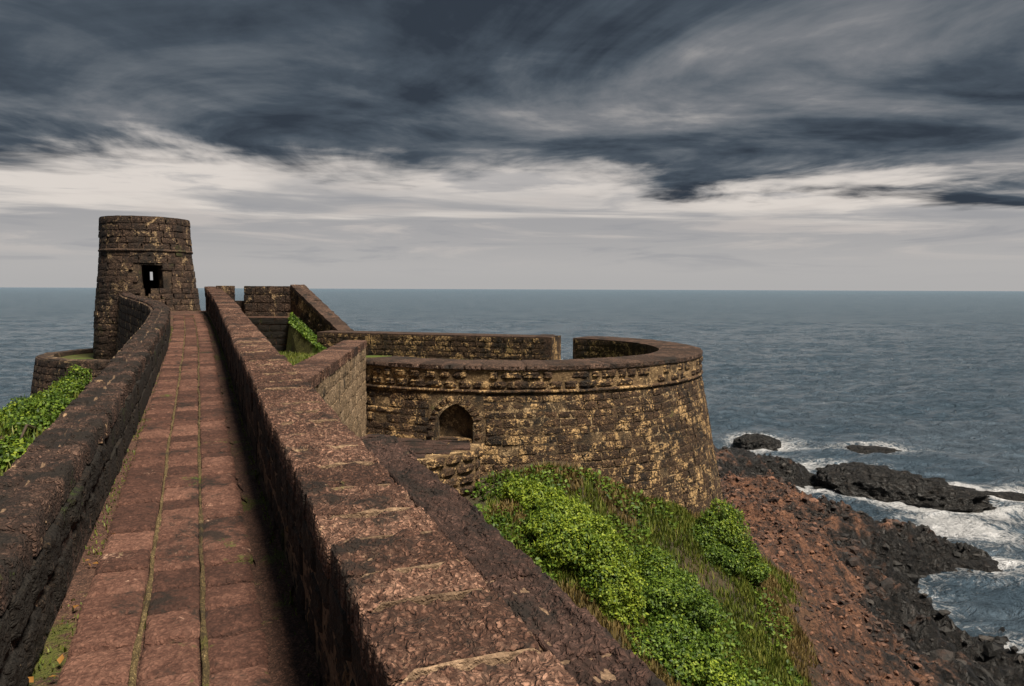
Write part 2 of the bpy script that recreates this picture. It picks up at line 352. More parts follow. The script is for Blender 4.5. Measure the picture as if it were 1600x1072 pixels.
wp = g.n('ShaderNodeVectorMath', operation='MULTIPLY_ADD'); g.put(wp.inputs[0], wq.outputs['Color']); wp.inputs[1].default_value = (.9, .9, .9); g.put(wp.inputs[2], pos)
chk = g.m('ADD', g.m('MULTIPLY', g.voro(wp.outputs[0], 1.7), 1.5), g.m('MULTIPLY', g.voro(wp.outputs[0], 4.6), .8)); chk = g.m('MULTIPLY', chk, at)
g.put(bp.inputs['Height'], g.m('ADD', chk, g.m('ADD', gr, g.m('MULTIPLY', gf, .35)))); g.put(b.inputs['Normal'], bp.outputs[0])
ter = sheet('hillside', np.stack([GX, GY, GZ], -1), m_ter, kind='structure')
ra = ter.data.attributes.new('rock', 'FLOAT', 'POINT'); ra.data.foreach_set('value', rocky(GX, GY, tz0(GX, GY)).ravel())
tag(ter, 'grassy bank and red laterite slope running down to black shore rock')

# ------------------------------------------------------------------ sea
m_sea, g, b = mat('sea_water')
pos = g.n('ShaderNodeNewGeometry').outputs['Position']
sc = g.n('ShaderNodeVectorMath', operation='MULTIPLY'); g.put(sc.inputs[0], pos); sc.inputs[1].default_value = (.55, 1., 1.)
w1 = g.noise(sc.outputs[0], 1.1, 7, .66, .6); w2 = g.noise(sc.outputs[0], .16, 5, .6, .4); w3 = g.noise(sc.outputs[0], 3.2, 4, .6)
at = g.n('ShaderNodeAttribute', attribute_name='foam').outputs['Fac']
fn = g.noise(pos, .9, 8, .68, 1.6); fn2 = g.noise(pos, 4.5, 6, .7, .8)
lace = g.m('SUBTRACT', 1., g.m('MULTIPLY', g.m('ABSOLUTE', g.m('SUBTRACT', fn, .5)), 5.))
fsum = g.m('ADD', g.m('MULTIPLY', lace, .45), g.m('MULTIPLY', fn2, .55))
foam = g.ss(g.m('ADD', fsum, g.m('MULTIPLY', at, .84)), 1.00, 1.32)
base = g.mix(g.ss(w2, .35, .65), (.080, .122, .165), (.118, .160, .205))
g.put(b.inputs['Base Color'], g.mix(foam, base, (.70, .71, .73)))
sq_ = g.n('ShaderNodeSeparateXYZ'); g.put(sq_.inputs[0], pos)
g.put(b.inputs['Roughness'], g.m('ADD', g.m('ADD', .15, g.ss(sq_.outputs[1], 60., 500., 0., .34)), g.m('MULTIPLY', foam, .5))); b.inputs['IOR'].default_value = 1.33
bp = g.n('ShaderNodeBump'); bp.inputs['Strength'].default_value = 1.; bp.inputs['Distance'].default_value = 2.4
g.put(bp.inputs['Height'], g.m('ADD', g.m('ADD', g.m('MULTIPLY', w1, 1.0), g.m('MULTIPLY', w2, .7)), g.m('MULTIPLY', w3, .22))); g.put(b.inputs['Normal'], bp.outputs[0])
yr = [13.]
while yr[-1] < 420: yr.append(yr[-1]*1.0052+.02)
while yr[-1] < 1500: yr.append(yr[-1]*1.012)
while yr[-1] < 90000: yr.append(yr[-1]*1.25)
yr = np.array(yr); tt = np.concatenate([np.linspace(-6, -1.0, 20)[:-1], np.linspace(-1.0, 1.0, 460), np.linspace(1.0, 6, 20)[1:]])
SY, ST = np.meshgrid(yr, tt, indexing='ij'); SX = ST*SY
dyr = np.gradient(yr)[:, None]+0*ST
def waves(x, y, d):
    z = 0; xx = x*.97+y*.24; yy = y*.97-x*.24
    for wl, am in ((24, .12), (11, .22), (5., .36), (2.4, .30), (1.2, .13)):
        z = z+am*ridge(xx/wl*.55, yy/wl, wl, 2, .5)*np.clip((wl/d-1.7)/2, 0, 1)
    return z
SZ = SEA+waves(SX, SY, np.maximum(dyr, SY*.0048))
# rocks standing in the water: (u, v of the waterline middle, depth, half length, half depth, height, turn)
rocks = [(1181, 699, 1.45, 1.0, .95, -.1), (1362, 713, 2.3, 1.0, .72, -.28), (1395, 790, 4.1, 1.7, 1.9, -.5), (1522, 842, .7, .4, .30, .2), (1555, 781, 2.0, .6, .42, -.15), (1198, 735, 1.1, .8, .8, .1), (1143, 728, 1.5, 1.2, 1.2, .3), (1490, 808, 1.5, .8, .6, -.5), (1230, 742, 1.3, .7, .5, .4), (1505, 902, 1.8, 1.0, .9, -.3), (1335, 765, 2.0, 1.3, 1.6, -.3)]
RK = []
for (u, v, a, bb, hh, tn) in rocks:
    q = px(u, v, 1.); Y = SEA/q[2]; RK.append((q[0]*Y, Y, a, bb, hh, tn))
dep = SEA-tz0(np.clip(SX, -42, 42), np.clip(SY, -14, 72))
sh = np.exp(-np.clip(dep, 0, 9)/1.15)*(np.abs(SX) < 41)*(SY < 71)
for (x, y, a, bb, hh, tn) in RK:
    c, s_ = math.cos(tn), math.sin(tn); dx = (SX-x); dy = (SY-y); lx = (dx*c+dy*s_)/(a+.2); ly = (-dx*s_+dy*c)/(bb+.2)
    r = np.maximum(np.sqrt(lx*lx+ly*ly)-1, 0)*math.sqrt(a*bb)
    sh = np.maximum(sh, 1.0*np.exp(-r/2.3)); sh = np.maximum(sh, .7*np.exp(-((dx-2.5)/6.5)**2-((dy)/2.2)**2))
sh = sh*(.55+.6*np.clip(fbm(SX*.22, SY*.3, 2., 3)+.35, 0, 1))
sh += .22*np.clip(fbm(SX*.09+4, SY*.35, 6., 3)-.12, 0, 1)*np.clip((130-SY)/90, 0, 1)
sea = sheet('sea', np.stack([SX, SY, SZ], -1), m_sea, kind='structure')
fa = sea.data.attributes.new('foam', 'FLOAT', 'POINT'); fa.data.foreach_set('value', np.clip(sh, 0, 1).ravel())
tag(sea, 'wind-ruffled grey-blue sea with white foam around the rocks')

# ------------------------------------------------------------------ rocks in the surf
m_rock, g, b = mat('black_shore_rock')
pos = g.n('ShaderNodeNewGeometry').outputs['Position']
gr = g.noise(pos, 5, 8, .72, .5); gf = g.noise(pos, 22, 5, .65)
g.put(b.inputs['Base Color'], g.ramp(gr, [(.40, (.002, .002, .002)), (.53, (.008, .007, .006)), (.63, (.026, .019, .015)), (.76, (.08, .057, .043))]))
b.inputs['Roughness'].default_value = .5
bp = g.n('ShaderNodeBump'); bp.inputs['Strength'].default_value = 1.; bp.inputs['Distance'].default_value = .26
wq = g.n('ShaderNodeTexNoise'); g.put(wq.inputs['Vector'], pos); wq.inputs['Scale'].default_value = 1.4; wq.inputs['Detail'].default_value = 4
wp = g.n('ShaderNodeVectorMath', operation='MULTIPLY_ADD'); g.put(wp.inputs[0], wq.outputs['Color']); wp.inputs[1].default_value = (.9, .9, .9); g.put(wp.inputs[2], pos)
chk = g.m('ADD', g.m('MULTIPLY', g.voro(wp.outputs[0], 1.7), 1.5), g.m('MULTIPLY', g.voro(wp.outputs[0], 4.6), .8))
g.put(bp.inputs['Height'], g.m('ADD', chk, g.m('ADD', gr, g.m('MULTIPLY', gf, .4)))); g.put(b.inputs['Normal'], bp.outputs[0])
def rock(x, y, z, a, bb, hh, tn, seed, label, sub=5):
    bm = bmesh.new(); bmesh.ops.create_icosphere(bm, subdivisions=sub, radius=1.)
    V = np.array([v.co[:] for v in bm.verts]); F = [[v.index for v in f.verts] for f in bm.faces]; bm.free()
    q = V*np.array([a, bb, hh*1.5])/math.sqrt(a*bb)*(1+.25*math.log(max(a, 1.)))
    d = 1+.26*fbm(q[:, 0]*1.3+seed, q[:, 1]*1.3, q[:, 2]*1.3+seed, 5, .6)+.24*ridge(q[:, 0]*1.6, q[:, 1]*1.6+seed, q[:, 2]*1.6, 5, .66)
    V = V*d[:, None]; V[:, 2] = np.where(V[:, 2] > .45, .45+(V[:, 2]-.45)*.7, V[:, 2])
    V = V*np.array([a, bb, hh]); c, s_ = math.cos(tn), math.sin(tn)
    V = np.stack([V[:, 0]*c-V[:, 1]*s_+x, V[:, 0]*s_+V[:, 1]*c+y, V[:, 2]+z], -1)
    o = meshobj('shore_rock', V, F, m_rock, None, True)
    return tag(o, label, 'rock', 'rocks at the water\'s edge')
rl = ['small rounded dark rock in the surf nearest the bastion', 'low flat dark rock awash in foam, farthest right of the two outer rocks', 'long black rock ridge, the biggest rock in the water',
 'small black rock poking out just off the tip of the long ridge', 'low dark rock awash at the right edge of the picture', 'round dark boulder at the waterline below the small surf rock', 'dark boulder half hidden by the foot of the round bastion', 'black knob at the seaward end of the long rock ridge', 'brownish boulder on the beach between bastion and long ridge', 'black rock spur running into the foam below the long ridge', 'humped landward end of the long black rock ridge']
for i, (x, y, a, bb, hh, tn) in enumerate(RK):
    rock(x, y, SEA+(.05 if i != 1 else 0), a, bb, hh, tn, i*3.7+1, rl[i], 6 if a > 4 else 5)

def rubble(name, n, xr, yr, smin, smax, cond, m, label):
    bm = bmesh.new(); bmesh.ops.create_icosphere(bm, subdivisions=1, radius=1.); B = np.array([v.co[:] for v in bm.verts]); Fi = np.array([[v.index for v in f.verts] for f in bm.faces]); bm.free()
    X = rng.uniform(*xr, n); Y = rng.uniform(*yr, n); z0 = tz0(X, Y); kp = cond(X, Y, z0); X, Y = X[kp], Y[kp]; n = len(X); Z = tz(X, Y)
    sz = smin*(smax/smin)**(rng.random(n)**2.2); J = 1+.27*rng.normal(size=(n, len(B), 1)).clip(-1.5, 1.5)
    sc = (sz[:, None]*(1+.35*rng.normal(size=(n, 3)).clip(-1, 1)))[:, None, :]*np.array([1, 1, .75])
    V = B[None]*J*sc; a = rng.random(n)*6.283; c, s_ = np.cos(a)[:, None], np.sin(a)[:, None]
    V = np.stack([V[..., 0]*c-V[..., 1]*s_, V[..., 0]*s_+V[..., 1]*c, V[..., 2]], -1)+np.stack([X, Y, Z+sz*.15], -1)[:, None]
    F = (Fi[None]+(np.arange(n)*len(B))[:, None, None]).reshape(-1, 3)
    return tag(meshobj(name, V.reshape(-1, 3), F, m, None, False, 'stuff'), label, 'rubble')
m_rub, g, b = mat('rubble_laterite')
ge = g.n('ShaderNodeNewGeometry'); pos = ge.outputs['Position']; sp = g.n('ShaderNodeSeparateXYZ'); g.put(sp.inputs[0], pos)
gr = g.noise(pos, 14, 6, .7, .3); md = g.noise(pos, 1.3, 5, .6); ri = ge.outputs['Random Per Island']
redr = g.ramp(g.m('ADD', g.m('MULTIPLY', gr, .6), g.m('MULTIPLY', ri, .4)), [(.3, (.016, .009, .007)), (.45, (.060, .028, .017)), (.6, (.14, .062, .036)), (.78, (.28, .14, .08))])
blk = g.ramp(g.m('ADD', g.m('MULTIPLY', gr, .6), g.m('MULTIPLY', ri, .4)), [(.32, (.003, .003, .003)), (.55, (.013, .012, .011)), (.78, (.055, .046, .04))])
g.put(b.inputs['Base Color'], g.mix(g.ss(g.m('ADD', sp.outputs[2], g.m('MULTIPLY', g.m('SUBTRACT', md, .5), 4.6)), -7.9, -9.3), redr, blk)); b.inputs['Roughness'].default_value = .75
bp = g.n('ShaderNodeBump'); bp.inputs['Strength'].default_value = .8; bp.inputs['Distance'].default_value = .05; g.put(bp.inputs['Height'], gr); g.put(b.inputs['Normal'], bp.outputs[0])
rubble('rubble', 12000, (3, 13), (9, 36), .02, .09, lambda x, y, z: (rocky(x, y, z) > .5) & (z > -9.2), m_rub, 'loose red laterite rubble strewn over the slope to the shore')
rubble('rubble', 2600, (4, 18), (15, 42), .04, .22, lambda x, y, z: (z < -8.6) & (z > -11.3), m_rub, 'dark broken stones lying along the shoreline')

# ------------------------------------------------------------------ the paved walk
path = sheet('path', np.stack([rp(s, np.array([-1.0, -.64, 0, .3, .6]), H+.035) for s in np.arange(-3, 31.5, .5)]), M_dirt, kind='structure')
# rough earthen body below, so that the rampart is solid
tag(path, 'narrow walk of red laterite pavers between two parapets')
ps = Stones(path)
cols = [(-.625, -.325), (-.305, -.035), (-.015, .270)]
for ci, (a0, a1) in enumerate(cols):
    s = -2.5+.17*ci
    while s < 28.2:
        ln = random.choice((.22, .26, .30, .34, .38)) if s < 8 else random.uniform(.25, .38)
        w = a1-a0+random.uniform(-.012, .012)
        c = rp(s+ln/2, (a0+a1)/2+random.uniform(-.006, .006), H+.035-.012+random.uniform(-.010, .010))
        if s > -1.2 and s < 26:
            ps.add(c, Rdir, Updir, w, .07, ln-random.uniform(.014, .034), M_path, 'paver', 'paving_stone', tilt=random.uniform(-.02, .02))
        elif s >= 26:
            ps.add(c, Rdir, Updir, w, .07, ln-.012, M_path, 'block', 'paving_stone')
        s += ln
ps.flush(295)
# mossy mortar lines between the three rows of pavers: raised and lumpy
def strip(name, a_of_s, w, h0, s0, s1, ds, m, parent, lump=.006, kind='stuff', fr=9.):
    ss_ = np.arange(s0, s1, ds); t = np.array([-1, -.55, 0, .55, 1.])
    Pt = np.zeros((len(ss_), 5, 3))
    for j, q in enumerate(t):
        wv = w*(1+.9*fbm(ss_*3.1, 0*ss_+j*0.2, 2., 3))
        a = a_of_s(ss_)+q*wv*.5; hh = h0-(1-q*q)*.012-lump*fbm(ss_*fr, 0*ss_+q*2, 7., 4)*(1-.6*abs(q))
        Pt[:, j] = rp(ss_, a, hh)
    return sheet(name, Pt, m, parent, True, kind)
for a in (-.315, -.025):
    strip('joint_fill', lambda s, a=a: a+.012*vn(s*1.1, s*0+a*9), .024, H+.003, -2, 28, .02, M_pjoint, path, .024)
strip('gutter_earth', lambda s: .36+0*s, .20, H+.018, -2, 29, .05, M_dirt, path, .02)

# ------------------------------------------------------------------ right-hand parapet wall
RI, RM, RO = .455, .925, 1.165; HR = 1.11
def lift(s): return -.13*np.clip((np.asarray(s, float)-18)/12, 0, 1)
rw = empty('parapet_wall', rp(0., .7, 2.6), 'thick laterite parapet with broad stepped coping on the right of the walk', 'wall')
ss_ = np.concatenate([np.arange(-3, 10, .25), np.arange(10, 30.3, .6), [30.3]])
prof = [(RI+.03, H+.05), (RI+.03, HR+.04), (RI+.05, HR+.05), (RM-.01, HR+.05), (RM, HR+.05), (RO-.03, HR+.06), (RO-.02, HR+.12), (RO+.15, 4.6)]
Pt = np.stack([rp(ss_, a if i < 5 else a-(.20 if True else 0)*np.clip((ss_-4.8)/.2, 0, 1), h+lift(ss_)*(h < 1.5)) for i, (a, h) in enumerate(prof)], 1)
core = sheet('core', Pt, M_joint, rw, False); recalc(core)
e = Pt[-1]; meshobj('end_face', e, [tuple(range(len(e)))], M_inner, rw)
st_ = Stones(rw)
s = -1.9; lens = [.36, .34, .40, .36, .38, .44, .335, .31, .38, .5, .42, .25, .35, .33, .4, .43, .4]; k = 0
while s < 30.1:
    ln = lens[k] if k < len(lens) else random.uniform(.33, .5); k += 1
    ln = min(ln, 30.25-s)
    gapj = random.uniform(.018, .038) if s < 14 else .025
    w = RM-RI+random.uniform(-.01, .015)
    c = rp(s+ln/2, (RI+RM)/2, HR+.07+lift(s)+random.uniform(-.008, .008))
    st_.add(c, Rdir, Updir, w, .16, ln-gapj, M_cope, 'near' if s < 9 else ('paver' if s < 18 else 'block'), 'coping_stone', prio=s-100, tilt=0)
    if s < 11: st_.add(rp(s, (RI+RM)/2+.01, HR+.068+lift(s)+random.uniform(-.006, .006)), Rdir, Updir, w-.03, .14, gapj*.5+.002, M_joint, 'paver', 'mortar_joint', prio=s-90)
    s += ln
s = -1.8
while s < 4.7:                     # the darker outer course of the top
    ln = min(random.uniform(.36, .6), 4.78-s)
    st_.add(rp(s+ln/2, (RM+RO)/2+.012, HR+.095+random.uniform(-.006, .006)), Rdir, Updir, RO-RM, .15, ln-.014, M_cope2, 'near', 'outer_coping_stone', prio=-50+s)
    if ln < .12: break
    s += ln
Nin = -Rdir                        # inner face: three courses
for row, (h0, h1, prd) in enumerate(((HR+.15, HR+.37, .012), (HR+.38, HR+.60, .0), (HR+.61, H+.03, -.004))):
    s = -1.8+.13*row
    while s < 30:
        ln = random.uniform(.32, .46) if s < 16 else random.uniform(.5, .8)
        ln = min(ln, 30.2-s)
        if ln < .1: break
        st_.add(rp(s+ln/2, RI+.03+.045-prd+random.uniform(-.008, .008), (h0+h1)/2+lift(s)), -Tdir, Nin, ln-.02, .12, h1-h0-.012, M_inner, 'paver' if s < 7 else 'block', 'face_stone', prio=s)
        s += ln
st_.flush(295)

# ------------------------------------------------------------------ left-hand parapet wall
LS = np.array([-4, 2, 4, 8, 11, 18, 22, 24, 26, 28, 30, 32.3]); LA = np.array([-.80, -.79, -.765, -.715, -.68, -.65, -.69, -.82, -1.08, -1.45, -1.85, -2.1])
def la(s): return np.interp(s, LS, LA)
HL = 1.30; TH = .37
lw = empty('parapet_wall', rp(0., -.95, 2.6), 'dark mouldy laterite parapet curving up to the tower on the left of the walk', 'wall')
ss_ = np.concatenate([np.arange(-3, 12, .25), np.arange(12, 32.3, .4)])
prof = [(.01, H+.06), (-.03, HL+.05), (-.06, HL+.018), (-TH*.5, HL+.004), (-TH+.05, HL+.018), (-TH+.01, HL+.06), (-TH-.25, 4.2)]
Pt = np.stack([rp(ss_, la(ss_)+a, h+0*ss_) for a, h in prof], 1)
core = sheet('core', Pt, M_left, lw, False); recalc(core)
strip('joint_fill', lambda s: la(s)-TH*.5+.02*vn(s*2, s*0), .045, HL+.036, -2, 30, .03, M_joint, lw, .075)
st_ = Stones(lw)
def ltan(s):
    p0 = rp(s-.1, la(s-.1), HL); p1 = rp(s+.1, la(s+.1), HL)
    return Vector(p1-p0).normalized()
for side in (0, 1):
    s = -1.9+.1*side
    while s < 32:
        ln = random.uniform(.18, .27); T = ltan(s); Rr = Vector((T.y, -T.x, 0)).normalized(); Up = Rr.cross(T)
        wj = random.uniform(-.02, .02)
        a = la(s+ln/2)-(TH*.25-.01 if side == 0 else TH*.75+.01)
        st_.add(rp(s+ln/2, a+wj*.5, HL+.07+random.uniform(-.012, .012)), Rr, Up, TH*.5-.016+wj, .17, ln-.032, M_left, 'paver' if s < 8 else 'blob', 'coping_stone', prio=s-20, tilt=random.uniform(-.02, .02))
        s += ln
for row, (h0, h1) in enumerate(((HL+.15, HL+.37), (HL+.38, H+.04))):
    s = -1.8+.15*row
    while s < 28:
        ln = random.uniform(.3, .45); T = ltan(s); Rr = Vector((T.y, -T.x, 0)).normalized()
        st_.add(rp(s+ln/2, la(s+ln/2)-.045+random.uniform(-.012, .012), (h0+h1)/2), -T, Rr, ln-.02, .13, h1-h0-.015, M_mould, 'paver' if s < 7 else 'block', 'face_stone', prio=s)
        s += ln
for row in range(10):
    s = 11+.2*row
    while s < 31.8:
        ln = random.uniform(.35, .55); T = ltan(s); Rr = Vector((T.y, -T.x, 0)).normalized(); h_ = HL+.2+row*.27
        st_.add(rp(s+ln/2, la(s+ln/2)-TH-.02-row*.022, h_), T, -Rr, ln-.03, .12, .24, M_tower, 'far', 'face_stone', prio=60+s)
        s += ln
st_.flush(298)

# ------------------------------------------------------------------ round things: a wall round a centre
def ring_xy(cx, cy, R, ang): return np.stack([cx+R*np.cos(ang), cy+R*np.sin(ang)], -1)

# ------------------------------------------------------------------ the big round bastion
BX, BY, BR = -.1, 17.45, 4.45; BZT = -1.35; BZM = -1.84
bas = empty('round_bastion', (BX, BY, -6.5), 'large round laterite bastion with battered wall and arched niche beside the sea', 'bastion')
A_FL = math.atan2(13.85-BY, -2.78-BX)            # front left corner, where it meets the cross wall
A_BK = math.radians(73)
def bR(z): return BR+.02+np.where(z < BZM, (BZM-z)*.185, 0.)
ang0, ang1 = A_FL-.05, A_BK                       # front left -> right -> back (counter-clockwise)
def outl(t, off=0., z=None):                      # plan outline by length: arc, then straight to the stair wall
    pass
NA = 150; angs = np.linspace(ang0, ang1, NA)
zs = np.array([BZT-.03]+list(np.linspace(BZT-.06, BZM, 5))+list(np.linspace(BZM-.05, -6.6, 26)))
AG, ZG = np.meshgrid(angs, zs)
RR = bR(ZG)-.012+.02*fbm(AG*9, ZG*4, 1., 4)
Pt = np.stack([BX+RR*np.cos(AG), BY+RR*np.sin(AG), ZG], -1)
# niche: leave the cells behind its surround open
NXc, NX0, NX1, NZ0, NZ1 = -1.0, -1.42, -.56, -2.82, -1.93
mid = (Pt[:-1, :-1]+Pt[1:, 1:])/2
skip = (mid[..., 0] > NX0) & (mid[..., 0] < NX1) & (mid[..., 1] < BY) & (mid[..., 2] < NZ1) & (mid[..., 2] > NZ0)
GAP0, GAP1 = math.atan2(21.5-BY, 2.30-BX), math.atan2(21.75-BY, 1.48-BX)
gm_ = np.arctan2(mid[..., 1]-BY, mid[..., 0]-BX); skip |= (gm_ > GAP0) & (gm_ < GAP1) & (mid[..., 2] > -2.02)
sheet('parapet_face', Pt[:6], M_mort, bas, True, skip=skip[:5]); wallc = sheet('wall', Pt[5:], M_mort2, bas, True, skip=skip[5:])
def arch(n=15, w=.315, zb=-2.82, zs=-2.36, zt=-2.045):
    L = [(-w, zb), (-w, (zb+zs)/2), (-w, zs)]
    for i in range(1, n):
        t = i/n; L.append((-w*math.cos(t*math.pi/2)**.85, zs+(zt-zs)*(.55*math.sin(t*math.pi/2)+.45*(1-math.cos(t*math.pi/2))**.9)))
    L.append((0, zt)); R = [(-x, z) for x, z in reversed(L[:-1])]
    return L+R
def bsurf(x, z, off=0.):           # point of the front face at x
    R = float(bR(np.array(z)))+off; y = BY-math.sqrt(R*R-(x-BX)**2)
    return np.array([x, y, z])
ar = arch(); n = len(ar)
rect = []
for (x, z) in ar:                  # push every arch point out to the border of the hole
    dx, dz = x, z-(-2.5)
    k = min((.50/abs(dx)) if abs(dx) > 1e-6 else 9, ((.64 if dz > 0 else .36)/abs(dz)) if abs(dz) > 1e-6 else 9); rect.append((dx*k, -2.5+dz*k))
V_s = [bsurf(NXc+x, z, .006) for x, z in ar]+[bsurf(NXc+x, z, .004) for x, z in rect]
Fq = [(i, i+1, n+i+1, n+i) for i in range(n-1)]
V = [bsurf(NXc+x, z, .006) for x, z in ar]+[bsurf(NXc+x, z, .006)+np.array([.02, .24, 0]) for x, z in ar]
V0 = V_s
nic = meshobj('niche', V, [(i, i+1, n+i+1, n+i) for i in range(n-1)]+[tuple(range(n, 2*n))], M_mort2, bas)
meshobj('surround', V_s, Fq, M_mort2, nic)
meshobj('sill', [bsurf(NXc+x, -2.66, .02)+np.array([0, d, zz]) for x in (-.3, .3) for d in (0.05, .25) for zz in (0, -.16)], [(0, 2, 6, 4), (0, 4, 5, 1), (0, 1, 3, 2)], M_bast, nic)
# coping ring, parapet inner face, floor
PT = .92
na2 = 130; aa = np.linspace(A_FL-.03, A_BK, na2)
def in_gap(a): return (a > GAP0) & (a < GAP1)
tops = []
for R_, z_ in ((BR+.035, BZT-.085), (BR+.04, BZT-.012), (BR+.01, BZT), (BR-PT/2, BZT+.004), (BR-PT, BZT-.004), (BR-PT, -2.25)):
    tops.append(np.stack([BX+R_*np.cos(aa), BY+R_*np.sin(aa), z_+.012*fbm(aa*14, aa*0+R_*4, 3., 3)], -1))
tops = np.array(tops); am = (aa[1:]+aa[:-1])/2
sk = np.tile(in_gap(am), (5, 1))
cop = sheet('parapet_coping', tops, M_btop, bas, False, skip=sk); recalc(cop)
for a in (GAP0, GAP1):             # cheeks of the gap
    q = [np.array([BX+R_*math.cos(a), BY+R_*math.sin(a), z_]) for R_, z_ in ((BR+.03, -2.1), (BR+.03, BZT), (BR-PT, BZT), (BR-PT, -2.1))]
    meshobj('gap_cheek', q, [(0, 1, 2, 3)], M_bast, bas)
# straight back wall from the arc to the stair wall
B0 = np.array([BX+BR*math.cos(A_BK), BY+BR*math.sin(A_BK)]); B1 = B0+np.array([-math.sin(A_BK), math.cos(A_BK)])*7.35
dv = (B1-B0)/np.linalg.norm(B1-B0); nv = np.array([-dv[1], dv[0]]);
if nv[1] > 0: nv = -nv              # towards the courtyard
def bw(t, off, z): p = B0+(B1-B0)*t+nv*off; return np.array([p[0], p[1], z])
V = []
for t in np.linspace(0, 1, 12): V.append([bw(t, o_, z_) for o_, z_ in ((PT, -2.3), (PT, BZT-.004), (PT/2, BZT), (0, BZT), (-.1, -7))])
bk = sheet('back_parapet', np.array(V), M_btop, bas, False); recalc(bk)
# the moulding (a roll that runs round under the parapet)
mr = []
for k in range(7):
    t = -math.pi/2+math.pi*k/6
    mg = angs[angs < GAP0]; mr.append(np.stack([BX+(BR+.018+.04*math.cos(t))*np.cos(mg), BY+(BR+.018+.04*math.cos(t))*np.sin(mg), BZM+.02+.032*math.sin(t)+.012*fbm(mg*12, mg*0, 2., 3)], -1))
sheet('string_course', np.array(mr), M_bast, bas, True)
# stones
bs = Stones(bas)
z = BZT-.10; row = 0
while z > -5.6:
    hgt = random.uniform(.155, .185) if z > BZM else random.uniform(.105, .155)
    if z-hgt < BZM+.01 and z > BZM: hgt = max(z-(BZM+.045), .1)
    zc = z-hgt/2; R = float(bR(np.array(zc))); a = ang0+random.uniform(0, .06)
    upper = z > BZM
    while a < 1.35:
        ln = random.uniform(.20, .42)/R if upper else random.uniform(.16, .40)/R; ac = a+ln/2; xx = BX+R*math.cos(ac); yy = BY+R*math.sin(ac)
        inn = (abs(xx-NXc) < .52) and yy < BY and -2.9 < zc < -1.96
        vis = not (xx > 3.5 and yy > BY+.5); inn = inn or (GAP0-ln*.6 < ac < GAP1+ln*.6 and zc > -2.1)
        if not inn and random.random() > (.10 if upper else .05):
            N = Vector((math.cos(ac), math.sin(ac), .18 if not upper else 0)).normalized(); T = Vector((math.sin(ac), -math.cos(ac), 0))
            sx = ln*R-(random.uniform(.02, .08) if upper else random.uniform(.0, .035)); sz = hgt-(random.uniform(.0, .04) if upper else random.uniform(-.005, .025))
            P_ = np.array([xx, yy, zc])+np.array(N)*((-.050 if upper else -.066)+random.uniform(-.008, .008))
            bs.add(P_, T, N, sx, .14, sz, M_bast, 'blob' if upper else random.choice(('far', 'far', 'far', 'block')), 'stone', prio=(yy-BY)*1.0+max(0, -4.0-zc)*6)
        a += ln
    z -= hgt+.012; row += 1
    if abs(z-BZM) < .06: z = BZM-.04
a = A_FL-.02
while a < A_BK:                    # coping slabs of the parapet
    ln = random.uniform(.28, .45)/BR; ac = a+ln/2
    if not (GAP0-ln*.5 < ac < GAP1+ln*.5):
        bs.add((BX+(BR-PT/2+.03)*math.cos(ac), BY+(BR-PT/2+.03)*math.sin(ac), BZT-.022+random.uniform(-.005, .006)), Vector((math.cos(ac), math.sin(ac), 0)), Vector((0, 0, 1)), PT+.015+random.uniform(-.012, .012), .10, ln*(BR-PT*.25)+.004, M_btop, 'paver', 'coping_stone', prio=-20)
    a += ln
# voussoirs of the niche
va = arch(n=5); ns_ = Stones(nic)
for i in range(2, len(va)-3):
    (x0, z0), (x1, z1) = va[i], va[i+1]; cx, cz = (x0+x1)/2, (z0+z1)/2; L = math.hypot(x1-x0, z1-z0)
    nx, nz = -(z1-z0)/L, (x1-x0)/L
    p = bsurf(NXc+cx+nx*.085, cz+nz*.085, -.045); T = Vector((x1-x0, 0, z1-z0)); ns_.add(p, -T, Vector((0, -1, 0)), L-.015, .14, .15, M_bast, 'block', 'arch_stone', prio=-9)
for sx_ in (-1, 1):
    for z0 in (-2.46, -2.62, -2.78): ns_.add(bsurf(NXc+sx_*.42, z0, -.05), Vector((-1, 0, 0)), Vector((0, -1, 0)), .18, .14, .135, M_bast, 'blob', 'arch_stone', prio=-9)
ns_.flush()
# inner faces of the back parapet, four low courses
for r_ in range(5):
    z0 = BZT-.03-.155*r_
    a = math.radians(12)
    while a < A_BK-.02:
        ln = random.uniform(.28, .44)/(BR-PT); ac = a+ln/2
        if not in_gap(ac) and not in_gap(a) and not in_gap(a+ln):
            N = Vector((-math.cos(ac), -math.sin(ac), 0)); bs.add(np.array([BX+(BR-PT)*math.cos(ac), BY+(BR-PT)*math.sin(ac), z0-.075])+np.array(N)*-.03, Vector((-math.sin(ac), math.cos(ac), 0)), N, ln*(BR-PT)-.03, .10, .135, M_bast, 'far', 'stone', prio=30+r_)
        a += ln
    d = 0.; Lb = np.linalg.norm(B1-B0)
    while d < Lb-.3:
        ln = random.uniform(.28, .44); p = bw((d+ln/2)/Lb, PT-.03, z0-.075); bs.add(p, Vector((-dv[0], -dv[1], 0)), Vector((nv[0], nv[1], 0)), ln-.03, .10, .135, M_bast, 'far', 'stone', prio=28+r_); d += ln
bs.flush(298)

